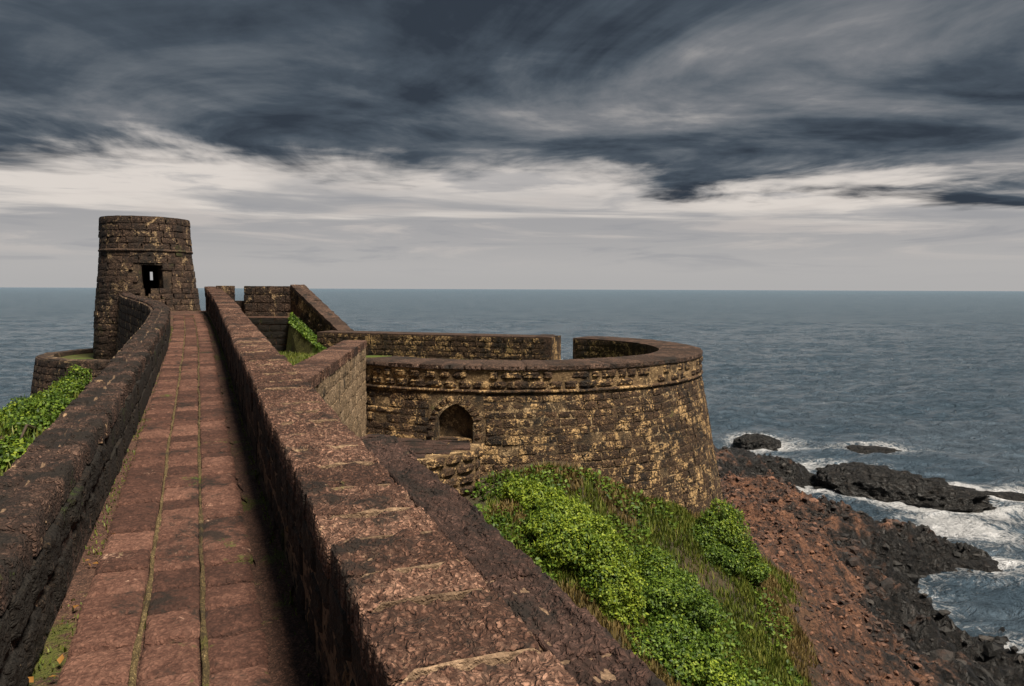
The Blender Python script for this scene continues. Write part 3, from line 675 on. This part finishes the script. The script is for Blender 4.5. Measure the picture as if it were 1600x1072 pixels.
# ------------------------------------------------------------------ courtyard ground: bastion floor and grassy yard behind the cross wall
M_yard = laterite('mossy_yard', (.05, .045, .014), (.085, .085, .02), (.14, .13, .035), stain_amt=.2, pale_amt=.1, moss_amt=.6, bump=.8, grain=20, moss=(.075, .115, .015), pscale=.9)
yd = []
for yq in np.linspace(6., 25.2, 30):
    xl = (rp(yq/DY, .9, 0.)[0]); xr = float(np.interp(yq, [6, 13.7, 14.2, 14.8, 17, 21.5, 25.2], [-2.2, -3.0, -2.95, 1.5, 3.4, 1.5, -6.]))
    f_ = np.linspace(0, 1, 14); xq = xl+(xr-xl)*f_
    zq = np.where(xq > -2.9, -2.16, np.interp(yq, [6, 13, 16, 25], [-1.5, -1.52, -1.75, -2.15]))+.03*fbm(xq*2, 0*xq+yq*2, 1., 3)
    yd.append(np.stack([xq, 0*xq+yq, zq], -1))
yard = sheet('courtyard_ground', np.array(yd), M_yard, kind='structure'); tag(yard, 'mossy ground inside the fort between cross wall and bastion')

# ------------------------------------------------------------------ planar masonry: a quad filled with courses
def quad_stones(stn, A, B, Cc, D, m, ch=.19, ln=(.28, .44), gapx=.02, depth=.12, proud=.012, kind='far', name='stone', prio=None):
    A, B, Cc, D = map(lambda q: np.array(q, float), (A, B, Cc, D))          # bottom left, bottom right, top right, top left seen from outside
    hL, hR = np.linalg.norm(D-A), np.linalg.norm(Cc-B); n = max(1, round((hL+hR)/2/ch)); W = np.linalg.norm(B-A)
    N = Vector(np.cross(B-A, D-A)).normalized()
    for r in range(n):
        v0, v1 = r/n, (r+1)/n; d = -random.uniform(0, .2)
        while d < W-.03:
            l = random.uniform(*ln); d0 = max(d, 0); d1 = min(d+l, W)
            if W-d1 < .12: d1 = W; l = W-d
            u = (d0+d1)/2/W; v = (v0+v1)/2
            p = A*(1-u)*(1-v)+B*u*(1-v)+Cc*u*v+D*(1-u)*v; hh = (hL*(1-u)+hR*u)/n
            T = (B-A)*(1-v)+(Cc-D)*v
            stn.add(p+np.array(N)*(proud-depth/2+random.uniform(-.008, .008)), -Vector(T), N, max(d1-d0-gapx, .05), depth, hh-gapx, m, kind, name, prio=prio)
            d += l
def prism(name, bot, top, m, parent):             # two loops of equal length
    n = len(bot); V = list(bot)+list(top)
    o = meshobj(name, V, [tuple(range(n))[::-1], tuple(range(n, 2*n))]+[(i, (i+1) % n, n+(i+1) % n, n+i) for i in range(n)], m, parent); recalc(o); return o

# ------------------------------------------------------------------ cross wall: runs from the walk to the bastion
c0, c1 = np.array([-2.02, 7.0]), np.array([-2.74, 13.72]); cd_ = (c1-c0)/np.linalg.norm(c1-c0); cn = np.array([cd_[1], -cd_[0]])  # right hand side
zt0, zt1 = -.90, -.955
xw = empty('cross_wall', (c0[0], c0[1], -3.6), 'pale dressed laterite wall joining the walk to the round bastion', 'wall')
Pn = lambda p, o, z: np.array([p[0]+cn[0]*o, p[1]+cn[1]*o, z])
prism('core', [Pn(c0, -.02, -3.6), Pn(c1, -.02, -3.6), Pn(c1, -.39, -3.6), Pn(c0, -.39, -3.6)], [Pn(c0, -.02, zt0-.03), Pn(c1, -.02, zt1-.03), Pn(c1, -.39, zt1-.03), Pn(c0, -.39, zt0-.03)], M_mort, xw)
xs_ = Stones(xw)
quad_stones(xs_, Pn(c0, 0, -3.2), Pn(c1, 0, -3.2), Pn(c1, 0, zt1-.10), Pn(c0, 0, zt0-.10), M_cross, ch=.21, ln=(.24, .38), kind='block', gapx=.014)
quad_stones(xs_, Pn(c1, 0, -3.2), Pn(c1, -.4, -3.2), Pn(c1, -.4, zt1-.1), Pn(c1, 0, zt1-.1), M_cross, ch=.21, kind='block')
s = 0.; Lc = np.linalg.norm(c1-c0)
while s < Lc-.05:
    ln = min(random.uniform(.2, .34), Lc-s); q = c0+cd_*(s+ln/2); zq = zt0+(zt1-zt0)*s/Lc
    xs_.add(Pn(q, -.195, zq-.065), Vector((cd_[1], -cd_[0], 0)), Vector((0, 0, 1)), .42, .13, ln-.01, M_cope, 'block', 'coping_stone', prio=0); s += ln
xs_.flush(298)

# ------------------------------------------------------------------ ledge at the foot of the bastion
lg = empty('stone_ledge', (-1.6, 12.6, -4.6), 'low broken laterite ledge below the arched niche', 'ledge')
bl = [(-2.9, 10.9), (-1.35, 11.6), (-.62, 12.3), (-.45, 13.4), (-2.9, 13.9)]
prism('core', [(x, y, -4.8) for x, y in bl], [(x, y, -2.72) for x, y in bl], M_mort, lg)
ls = Stones(lg)
for (p, q) in zip(bl[:-2], bl[1:-1]):
    quad_stones(ls, (p[0], p[1], -4.4), (q[0], q[1], -4.4), (q[0], q[1], -2.72), (p[0], p[1], -2.72), M_bast, ch=.19, kind='blob', proud=.05, depth=.2, gapx=.04)
yy = 11.35; r_ = 0
while yy < 13.3:
    x = -2.85+random.uniform(0, .2)
    xe = float(np.interp(yy, [10.9, 11.6, 12.3, 13.4], [-2.8, -1.4, -.68, -.5]))
    while x < xe:
        w = min(random.uniform(.3, .5), xe-x)
        if w > .1: ls.add((x+w/2, yy+.15, -2.76+random.uniform(-.012, .015)), Vector((1, 0, 0)), Vector((0, 0, 1)), w-.015, .14, .29, M_cope2, 'block', 'slab')
        x += w
    yy += .31
ls.flush(298)

# ------------------------------------------------------------------ platform before the tower, merlons, stair wall, planted bank
pf = [(-14.6, 28.6), (-13.2, 27.2), (-11.2, 26.6), (-9.4, 24.9), (-7.4, 24.9), (-7.2, 26.9), (-10.6, 27.6), (-11.2, 29.4), (-12.6, 30.2), (-14.6, 31.5)]
plat = prism('platform', [(x, y, -6) for x, y in pf], [(x, y, -.985) for x, y in pf], M_dirt, None); tag(plat, 'earthen platform at the foot of the tower', kind='structure')
pst = Stones(plat)
for (p, q) in zip(pf[1:5], pf[2:6]):
    quad_stones(pst, (p[0], p[1], -2.6), (q[0], q[1], -2.6), (q[0], q[1], -.985), (p[0], p[1], -.985), M_mould, ch=.23, ln=(.35, .6), kind='block', proud=.03, gapx=.03)
pst.flush()
def merlon(u0, u1, vt, vb, Y, th, label, lowz=-1.1):
    a, b_ = px(u0, vt, Y), px(u1, vt, Y); zt = a[2]; zb = min(px(u0, vb, Y)[2], lowz)
    r = empty('merlon', ((a[0]+b_[0])/2, Y, zb), label, 'merlon', 'merlons beside the tower')
    k_ = (Y+th)/Y; Q = [(a[0], Y), (b_[0], Y), (b_[0]*k_-.05, Y+th), (a[0]*k_+.1, Y+th)]
    prism('core', [(x, y, zb) for x, y in Q], [(x, y, zt) for x, y in Q], M_tmort, r)
    s_ = Stones(r)
    quad_stones(s_, (Q[0][0], Y, zb), (Q[1][0], Y, zb), (Q[1][0], Y, zt+.01), (Q[0][0], Y, zt+.01), M_tower, ch=.3, ln=(.4, .62), kind='block', proud=.03, gapx=.03)
    quad_stones(s_, (Q[3][0], Y+th, zb), (Q[0][0], Y, zb), (Q[0][0], Y, zt+.01), (Q[3][0], Y+th, zt+.01), M_tower, ch=.3, ln=(.4, .62), kind='block', proud=.03, gapx=.03)
    s_.flush(); return r
merlon(382, 455, 447, 491, 26.0, .6, 'wide dark merlon at the head of the sloping stair wall')
merlon(338, 366, 446.5, 478, 26.3, .6, 'narrow merlon half hidden behind the end of the walk parapet')
sill = merlon(360, 384, 470, 482, 26.35, .5, 'low sill block in the gap between the two merlons'); sill.name = 'sill_block'; sill['category'] = 'block'; del sill['group']
sw = empty('stair_wall', (-6.6, 24.5, -2.6), 'laterite stair wall with sloping top running down to the bastion parapet', 'wall')
a_t, b_t = px(454, 445.5, 26.0), px(541, 529, 23.3); a_b, b_b = px(456, 488, 26.0), px(517, 549, 23.35)
b_b = np.array([b_t[0], b_t[1], b_t[2]-.95])
th = np.array([.35, .38, 0])
prism('core', [a_b-[0, 0, .9], b_b-[0, 0, .9], b_b+th-[0, 0, .9], a_b+th-[0, 0, .9]], [a_t, b_t, b_t+th, a_t+th], M_mort, sw)
ws = Stones(sw)
quad_stones(ws, a_b-[0, 0, .3], b_b-[0, 0, .3], b_t-[0, 0, .10], a_t-[0, 0, .10], M_bast, ch=.24, ln=(.25, .5), kind='blob', gapx=.05, proud=.02)
d = 0; Lw = np.linalg.norm(b_t-a_t); sdv = Vector(b_t-a_t).normalized()
while d < Lw:
    ln = min(random.uniform(.35, .55), Lw-d+.02); q = a_t+(b_t-a_t)*(d+ln/2)/Lw+th/2; ac = Vector(th).normalized(); N = sdv.cross(ac); N = N if N.z > 0 else -N
    ws.add(np.array(q)-np.array(N)*.03, ac if ac.cross(N).dot(sdv) > -9 else ac, N, .56, .12, ln-.012, M_btop, 'block', 'coping_stone'); d += ln
ws.flush()
bank = prism('planted_bank', [px(452, 500, 25.0)*[1, 1, 0]+[0, 0, -3], px(517, 553, 23.0)*[1, 1, 0]+[0, 0, -3], px(478, 545, 22.2)*[1, 1, 0]+[0, 0, -3], px(440, 515, 24.2)*[1, 1, 0]+[0, 0, -3]],
             [px(455, 490, 25.3), px(517, 549, 23.1), px(500, 547, 22.3), px(452, 505, 24.4)], M_yard, None); tag(bank, 'mossy bank at the foot of the sloping stair wall', 'bank')

# ------------------------------------------------------------------ the round tower
TXc, TYc = -15.06, 30.5
TB, TTOP, TRING = -4.6, 2.80, 1.47
def tR(z): return np.interp(z, [-4.6, -1.0, 1.3, 2.8], [2.12, 1.94, 1.70, 1.655])
tw = empty('watch_tower', (TXc, TYc, TB), 'round tapering laterite watch tower with a dark opening at the end of the walk', 'tower')
fa_ = math.atan2(-TYc, -TXc)                         # towards the eye
look = px(238, 430, 28.9); dl = look/np.linalg.norm(look)
def hit(R, near):                                    # where the line of sight crosses the tower wall
    dx, dy = dl[0], dl[1]; b_ = dx*-TXc+dy*-TYc; c_ = TXc**2+TYc**2-R*R; a_ = dx*dx+dy*dy
    t = (-b_-math.sqrt(b_*b_-a_*c_))/a_ if near else (-b_+math.sqrt(b_*b_-a_*c_))/a_
    p = dl*t; return math.atan2(p[1]-TYc, p[0]-TXc), p[2]
an, zn = hit(1.75, True); af, zf = hit(1.75, False)
def wrap(a): return (a+math.pi) % (2*math.pi)-math.pi
OPN = [(an-.005, .22, zn-.52, zn+.40), (an-.10, .06, zn-.80, zn-.50), (af, .06, zf-.22, zf+.24)]
def opened(a, z):
    r = np.zeros(np.broadcast(a, z).shape, bool)
    for (ac, hw, z0, z1) in OPN: r |= (np.abs(wrap(a-ac)) < hw) & (z > z0) & (z < z1)
    return r
nA = 220; ta = np.linspace(-math.pi, math.pi, nA+1)
tzs = np.unique(np.concatenate([np.linspace(TB, TTOP, 60)]+[[q[2], q[3]] for q in OPN]))
AG, ZG = np.meshgrid(ta, tzs)
Rg = tR(ZG)-.03+.012*fbm(np.cos(AG)*5, np.sin(AG)*5, ZG*3, 3)
amid = (ta[1:]+ta[:-1])[None]/2; zmid = ((tzs[1:]+tzs[:-1])/2)[:, None]
skp = opened(amid, zmid)
sheet('wall', np.stack([TXc+Rg*np.cos(AG), TYc+Rg*np.sin(AG), ZG], -1), M_tmort, tw, True, skip=skp)
Ri = tR(ZG)-.55
sheet('inner_wall', np.stack([TXc+Ri*np.cos(AG), TYc+Ri*np.sin(AG), ZG], -1), M_tmort, tw, True, skip=skp)
for (ac, hw, z0, z1) in OPN:                         # reveals through the wall
    V = [];
    for a, z in ((ac-hw, z0), (ac+hw, z0), (ac+hw, z1), (ac-hw, z1)):
        for d in (.01, .57): R_ = float(tR(z))-d; V.append((TXc+R_*math.cos(a), TYc+R_*math.sin(a), z))
    meshobj('reveal', V, [(0, 2, 3, 1), (2, 4, 5, 3), (4, 6, 7, 5), (6, 0, 1, 7)], M_tower, tw)
tp = [np.stack([TXc+(float(tR(TTOP))+r_)*np.cos(ta), TYc+(float(tR(TTOP))+r_)*np.sin(ta), TTOP+z_+.012*fbm(np.cos(ta)*6, np.sin(ta)*6, 1., 3)], -1) for r_, z_ in ((.0, -.06), (.0, 0), (-.5, .0), (-.56, -.2))]
sheet('rim', np.array(tp), M_tower, tw, False)
rg = [np.stack([TXc+(float(tR(TRING))+.005+.055*math.cos(t))*np.cos(ta), TYc+(float(tR(TRING))+.005+.055*math.cos(t))*np.sin(ta), TRING+.06*math.sin(t)+.012*fbm(np.cos(ta)*7, np.sin(ta)*7, 4., 3)], -1) for t in np.linspace(-1.6, 1.6, 7)]
sheet('ring_moulding', np.array(rg), M_tower, tw, True)
vt = np.linspace(0, 2*math.pi, 49)[:-1]
meshobj('roof_slab', [(TXc+1.2*math.cos(t), TYc+1.2*math.sin(t), TTOP-.18) for t in vt], [tuple(range(48))], M_tmort, tw)
ts = Stones(tw)
z = TTOP-.02
while z > -3.2:
    hgt = random.uniform(.21, .28); zc = z-hgt/2; R = float(tR(zc)); a = random.uniform(0, .3)
    a_end = a+2*math.pi
    while a < a_end-.05:
        ln = min(random.uniform(.38, .7)/R, a_end-a); ac = a+ln/2
        if abs(zc-TRING) > .0 and not opened(np.array([ac-ln*.4, ac, ac+ln*.4]), np.array([zc]*3)).any() and not opened(np.array([ac-ln*.45, ac+ln*.45]), np.array([zc-hgt*.4, zc+hgt*.4])).any():
            base = .035 if zc < -.02 and wrap(ac-fa_) > 0 else 0.
            N = Vector((math.cos(ac), math.sin(ac), .09)).normalized(); dfa = abs(wrap(ac-fa_))
            ts.add(np.array([TXc+R*math.cos(ac), TYc+R*math.sin(ac), zc])+np.array(N)*(-.066+base+random.uniform(-.012, .012)), Vector((math.sin(ac), -math.cos(ac), 0)), N, ln*R-random.uniform(.015, .05), .17, hgt-random.uniform(.005, .03), M_tower, random.choice(('far', 'block', 'block')), 'stone', prio=dfa+(5 if zc < -2 else 0))
        a += ln
    z -= hgt
ts.flush(298)

# lower outwork round the foot of the tower
OZ, OR = -2.65, 3.9
ow = empty('round_outwork', (TXc, TYc, -6), 'low round outwork below the left side of the tower', 'outwork')
oa = np.linspace(math.radians(120), math.radians(300), 90)
loops = [(OR+.55, -6.), (OR+.06, OZ-.12), (OR, OZ), (OR-.5, OZ), (OR-.5, OZ-.35)]
Pt = np.array([np.stack([TXc+R_*np.cos(oa), TYc+R_*np.sin(oa), z_+.03*fbm(oa*9, oa*0+R_, 1., 3)], -1) for R_, z_ in loops])
o = sheet('wall', Pt, M_tower, ow, False); recalc(o)
os_ = Stones(ow); z = OZ-.03
while z > -4.6:
    a = math.radians(150)+random.uniform(0, .05)
    while a < math.radians(285):
        ln = random.uniform(.35, .6)/OR; ac = a+ln/2; R_ = OR+(OZ-z)*.15+.10; N = Vector((math.cos(ac), math.sin(ac), .15)).normalized()
        os_.add(np.array([TXc+R_*math.cos(ac), TYc+R_*math.sin(ac), z-.13])+np.array(N)*-.06, Vector((math.sin(ac), -math.cos(ac), 0)), N, ln*OR-.03, .16, .23, M_tower, 'far', 'stone', prio=-z); a += ln
    z -= .26
os_.flush(200)
fv = [(TXc+r_*math.cos(t), TYc+r_*math.sin(t), OZ-.18) for t in np.linspace(math.radians(118), math.radians(302), 40) for r_ in (1.6, OR-.3)]
meshobj('turf', fv, [(2*i, 2*i+1, 2*i+3, 2*i+2) for i in range(39)], M_yard, ow)

# ------------------------------------------------------------------ vegetation
def leafmat(name, c0, c1, c2):
    m, g, b = mat(name); ge = g.n('ShaderNodeNewGeometry'); r = ge.outputs['Random Per Island']
    n = g.noise(ge.outputs['Position'], 1.6, 3, .6)
    col = g.ramp(g.m('ADD', g.m('MULTIPLY', r, .55), g.m('MULTIPLY', n, .45)), [(.2, c0), (.5, c1), (.8, c2)])
    g.put(b.inputs['Base Color'], col); b.inputs['Roughness'].default_value = .55; b.inputs['Specular IOR Level'].default_value = .3
    t = g.t; tr = t.nodes.new('ShaderNodeBsdfTranslucent'); t.links.new(col, tr.inputs[0]); mx = t.nodes.new('ShaderNodeMixShader'); mx.inputs[0].default_value = .28
    o = [x for x in t.nodes if x.type == 'OUTPUT_MATERIAL'][0]; t.links.new(b.outputs[0], mx.inputs[1]); t.links.new(tr.outputs[0], mx.inputs[2]); t.links.new(mx.outputs[0], o.inputs[0])
    return m
L_bright = leafmat('bright_leaf', (.045, .085, .008), (.145, .21, .016), (.30, .36, .035))
L_mid = leafmat('green_leaf', (.022, .052, .007), (.070, .125, .013), (.17, .25, .028))
L_grass = leafmat('grass_blade', (.045, .07, .010), (.11, .145, .02), (.21, .21, .04))
L_dry = leafmat('dry_grass', (.09, .07, .022), (.17, .125, .045), (.27, .19, .07))
M_bark, gb, bb_ = mat('bark'); gb.put(bb_.inputs['Base Color'], gb.ramp(gb.noise(gb.n('ShaderNodeNewGeometry').outputs['Position'], 30, 5), [(.3, (.03, .02, .012)), (.7, (.10, .07, .045))]))
def leaf_cloud(P_, N, size, flat=.55):              # folded pointed leaves at points P_ with outward normals N
    n = len(P_); A = rng.normal(size=(n, 3)); Nn = N+flat*rng.normal(size=(n, 3)); Nn /= np.linalg.norm(Nn, axis=1)[:, None]
    T = A-(A*Nn).sum(1)[:, None]*Nn; T /= np.linalg.norm(T, axis=1)[:, None]; B_ = np.cross(Nn, T)
    s = (size*(.6+.8*rng.random(n)))[:, None]
    v0 = P_; v2 = P_+T*s; v1 = P_+T*s*.45+B_*s*.32+Nn*s*.10; v3 = P_+T*s*.45-B_*s*.32+Nn*s*.10
    V = np.stack([v0, v1, v2, v3], 1).reshape(-1, 3); k = np.arange(n)[:, None]*4
    F = np.concatenate([k+[0, 1, 2], k+[0, 2, 3]], 1).reshape(-1, 3)
    return V, F
def fastmesh(name, V, F, m, parent=None, kind=None):
    me = bpy.data.meshes.new(name); me.vertices.add(len(V)); me.vertices.foreach_set('co', np.asarray(V, np.float32).ravel())
    F = np.asarray(F); me.loops.add(F.size); me.loops.foreach_set('vertex_index', F.ravel().astype(np.int32)); me.polygons.add(len(F))
    me.polygons.foreach_set('loop_start', np.arange(0, F.size, F.shape[1], dtype=np.int32)); me.update(calc_edges=True); me.validate(); me.materials.append(m)
    o = bpy.data.objects.new(name, me); C.objects.link(o)
    if parent is not None: o.parent = parent; o.location = -root_loc(parent)
    if kind: o['kind'] = kind
    return o
def stems(name, base, tips, r, m, parent):
    V = []; F = []
    for t in tips:
        ax = np.array(t)-base; s1 = np.cross(ax, [0, 0, 1.01]); s1 = s1/(np.linalg.norm(s1)+1e-9); s2 = np.cross(ax, s1); s2 /= np.linalg.norm(s2)+1e-9; k = len(V)
        for q, rr in ((base, r), (base+ax*.5+np.array([0, 0, .1*np.linalg.norm(ax)]), r*.7), (np.array(t), r*.3)):
            for j in range(5): V.append(q+rr*(math.cos(j*1.2566)*s1+math.sin(j*1.2566)*s2))
        for i in range(2):
            for j in range(5): F.append((k+i*5+j, k+i*5+(j+1) % 5, k+i*5+5+(j+1) % 5, k+i*5+5+j))
    return meshobj(name, V, F, m, parent, True)
# grass: blades rooted on the bank
def blades(name, X, Y, Z, hgt, m, parent=None, lean=.5, kind='stuff', wid=.05):
    n = len(X); th_ = rng.random(n)*6.283; hh = hgt*(.5+rng.random(n)); ln = lean*hh*rng.random(n)
    d = np.stack([np.cos(th_), np.sin(th_), 0*th_], -1); sd_ = np.stack([-np.sin(th_), np.cos(th_), 0*th_], -1)
    P_ = np.stack([X, Y, Z], -1); w = (hh*wid+.004)[:, None]
    m1 = P_+d*(ln*.35)[:, None]+np.array([0, 0, 1])*(hh*.6)[:, None]; tip = P_+d*ln[:, None]*1.1+np.array([0, 0, 1])*(hh*.95)[:, None]
    V = np.stack([P_-sd_*w, P_+sd_*w, m1+sd_*w*.7, m1-sd_*w*.7, tip], 1).reshape(-1, 3); k = np.arange(n)[:, None]*5
    F = np.concatenate([k+[0, 1, 2], k+[0, 2, 3], k+[3, 2, 4]], 1).reshape(-1, 3)
    return fastmesh(name, V, F, m, parent, kind)
def bush(label, lobes, leaf, dens, m, cat='bush', group='shrubs on the bank'):   # lobes: (u, v, Y, radius, squash)
    cs = []; 
    for (u, v, Y, r, sq) in lobes: cs.append((px(u, v, Y), r, sq))
    b0 = np.mean([c[0] for c in cs], 0); zb = float(tz(np.array([b0[0]]), np.array([b0[1]]))[0]); base = np.array([b0[0], b0[1], zb-.05])
    r_ = empty('shrub', base, label, cat, group)
    V = []; F = []; k = 0
    for c, r, sq in cs:
        n = int(dens*4*math.pi*r*r); d = rng.normal(size=(n, 3)); d /= np.linalg.norm(d, axis=1)[:, None]
        lump = 1+.42*fbm(d[:, 0]*2.2+c[0], d[:, 1]*2.2+c[1], d[:, 2]*2.2, 4, .6)+.34*fbm(d[:, 0]*5+c[0], d[:, 1]*5, d[:, 2]*5, 3, .6)
        sh = rng.random(n)**.35
        P_ = c+d*(r*lump*(.55+.45*sh))[:, None]*np.array([1, 1, sq])
        keep = P_[:, 2] > tz0(P_[:, 0], P_[:, 1])-.05
        P_ = P_[keep]; N = d[keep]*.8+np.array([0, 0, .6])
        v_, f_ = leaf_cloud(P_, N, leaf*np.ones(len(P_))); V.append(v_); F.append(f_+k); k += len(v_)
    V = np.vstack(V); F = np.vstack(F); o_ = fastmesh('foliage', V, F, m, r_); m2 = {'bright_leaf': L_mid, 'green_leaf': L_bright}[m.name]; o_.data.materials.append(m2)
    cz = V[F[:, 0]]; pk = fbm(cz[:, 0]*2.1, cz[:, 1]*2.1, cz[:, 2]*2.1+4, 3)+.25*np.repeat(rng.normal(size=len(F)//2), 2) > .34
    o_.data.polygons.foreach_set('material_index', pk.astype(np.int32))
    al = V[F[:, 0]][::2]; up = al[rng.random(len(al)) < .05]; blades('sprigs', up[:, 0], up[:, 1], up[:, 2], leaf*1.9, m, r_, .9, 'stuff', .055)
    stems('stem', base, [c[0] for c in cs], .03, M_bark, r_)
    return r_
bush('bright yellow-green creeper mound on the bank right beside the parapet', [(812,768,11.2,.26,.6),(840,785,11.0,.38,.65),(870,815,10.7,.50,.7),(905,845,10.4,.52,.75),(935,880,10.1,.48,.85),(950,920,9.8,.42,.9),(880,850,10.1,.42,.7),(855,822,10.3,.32,.6),(965,950,9.7,.34,.9)], .040, 3400, L_bright)
bush('dark leafy shrub halfway down the bank below the creeper mound', [(1020,890,11.0,.36,.8),(1050,925,10.7,.42,.8),(1080,955,10.7,.38,.8),(1030,935,10.3,.36,.8)], .040, 2800, L_mid)
bush('rounded green bush against the right foot of the round bastion', [(1116,828,13.5,.36,.9),(1138,842,13.6,.38,.9),(1097,842,13.3,.28,.8),(1158,868,13.5,.32,.8),(1126,804,13.6,.24,1.1),(1146,812,13.7,.18,1.2),(1176,892,13.3,.28,.7),(1112,866,13.1,.30,.7),(1136,880,13.1,.28,.7)], .040, 2800, L_mid)
bush('low leafy shrub at the bottom edge of the bank', [(1000,1010,9.3,.40,.5),(1060,1040,9.2,.45,.5),(1110,1060,9.2,.40,.5),(1040,985,9.8,.35,.5),(1090,1010,9.9,.32,.5)], .048, 1500, L_mid)
bush('green shrub hugging the outer side of the left parapet', [(55,672,11.5,.42,.6),(90,645,12.6,.42,.6),(20,712,9.5,.40,.5),(70,650,13,.35,.8)], .06, 1300, L_mid, group='shrubs left of the walk')
bush('pale green shrub at the left edge of the picture', [(-10,672,13,.5,.5),(20,655,14.5,.45,.5),(45,640,16.,.45,.6)], .055, 1300, L_mid, group='shrubs left of the walk')
bush('dark climbing shrub on the low round outwork', [(105,612,21.5,.45,.8),(122,592,23.,.35,1.1),(75,628,20,.45,.6)], .075, 800, L_mid, group='shrubs left of the walk')
n = 170000; X = rng.uniform(-.4, 7, n); Y = rng.uniform(6.5, 16, n); z0 = tz0(X, Y); k = rocky(X, Y, z0)
gm = (k < .35+.3*rng.random(n)) & (fbm(X*.9, Y*.9, 9., 3)+.62 > rng.random(n)*.7-.1) & (((X-BX)**2+(Y-BY)**2) > 4.9**2)
dry = fbm(X*.55+3, Y*.55, 4., 3)+(X-2.2)*.10 > .12
a_ = gm & ~dry; tag(blades('grass', X[a_], Y[a_], tz(X[a_], Y[a_])-.01, .11, L_grass), 'green grass covering the bank below the bastion', 'grass')
a_ = gm & dry; tag(blades('dry_grass', X[a_], Y[a_], tz(X[a_], Y[a_])-.01, .12, L_dry), 'straw-coloured dry grass on the bank', 'grass')
n = 40000; X = rng.uniform(-19, -2, n); Y = rng.uniform(3, 27, n); a_ = (tz0(X, Y) > -6) & (X < -.426*Y-.9) ; X, Y = X[a_], Y[a_]
tag(blades('grass', X, Y, tz(X, Y)-.01, .16, L_grass), 'green grass on the slope left of the left parapet', 'grass')
# ground-cover leaves on the bank
n = 34000; X = rng.uniform(-.8, 6, n); Y = rng.uniform(6.5, 13.5, n); z0 = tz0(X, Y)
gm = (rocky(X, Y, z0) < .3) & (fbm(X*.8+7, Y*.8, 2., 4) > .02) & (((X-BX)**2+(Y-BY)**2) > 5.0**2); X, Y = X[gm], Y[gm]
v_, f_ = leaf_cloud(np.stack([X, Y, tz(X, Y)+.03+.10*rng.random(len(X))], -1), np.tile([0, 0, 1.], (len(X), 1)), .07*np.ones(len(X)))
tag(fastmesh('ground_cover', v_, f_, L_mid, None, 'stuff'), 'low leafy ground cover spreading over the bank', 'ground cover')
# yard grass and the plants on the mossy bank
n = 9000; Y = rng.uniform(8, 24.5, n); xl = rp(Y/DY, 1.0, 0.)[:, 0]; xr = np.interp(Y, [6, 13.7, 24.5], [-2.5, -3.2, -6.4]); X = xl+(xr-xl)*rng.random(n)
Z = np.interp(Y, [6, 13, 16, 25], [-1.5, -1.52, -1.75, -2.15])
tag(blades('grass', X, Y, Z, .07, L_grass), 'short grass in the yard behind the cross wall', 'grass')
n = 4000; u_ = rng.random(n); w_ = rng.random(n); A_, B_, C_, D_ = px(455,490,25.3), px(517,549,23.1), px(500,547,22.3), px(452,505,24.4)
Q = A_*((1-u_)*(1-w_))[:, None]+B_*(u_*(1-w_))[:, None]+C_*(u_*w_)[:, None]+D_*((1-u_)*w_)[:, None]
v_, f_ = leaf_cloud(Q+np.array([0, 0, .03]), np.tile([0, -.2, 1.], (n, 1)), .08*np.ones(n)); tag(fastmesh('ground_cover', v_, f_, L_mid, None, 'stuff'), 'green weeds growing on the bank below the stair wall', 'ground cover')
n = 3000; t_ = rng.random(n); e = rng.random(n); dd = rng.uniform(PT+.02, PT+.35, n); Q = np.array([bw(a, b_, -2.16) for a, b_ in zip(t_, dd)])
tag(blades('grass', Q[:, 0], Q[:, 1], Q[:, 2], .10, L_grass), 'strip of grass along the foot of the back parapet', 'grass')
# moss and weeds along the edges of the walk
n = 5200; s_ = rng.uniform(1.5, 27, n)**1.0; right = rng.random(n) < .6
a_ = np.where(right, .455-.05*rng.random(n)**2-.005, la(s_)+.02+.11*rng.random(n)); kp = (fbm(s_*1.2+right*9, s_*0, 3., 3) > -.12) | (right & (rng.random(n) < .5)); s_, a_ = s_[kp], a_[kp]
Q = rp(s_, a_, H+.02); tag(blades('moss', Q[:, 0], Q[:, 1], Q[:, 2], .022, L_grass, None, .9, 'stuff', .03), 'moss and tiny weeds along both edges of the walk', 'moss')
# fallen leaves by the left wall
M_dead = leafmat('fallen_leaf', (.10, .045, .012), (.24, .11, .025), (.42, .22, .06))
for i in range(18):
    s0 = random.uniform(2.6, 9)**1.0; s0 = 3.2+(s0-2.6)*random.random()*.5; Q = rp(s0, la(s0)+random.uniform(.03, .15), H-.0)
    v_, f_ = leaf_cloud(Q[None]+0, np.array([[0, 0, 1.]]), np.array([.04]), .5)
    o = fastmesh('fallen_leaf', v_-Q+0, f_, M_dead); o.location = Q; tag(o, 'curled orange-brown leaf lying in the gutter by the left parapet', 'leaf', 'fallen leaves in the left gutter')
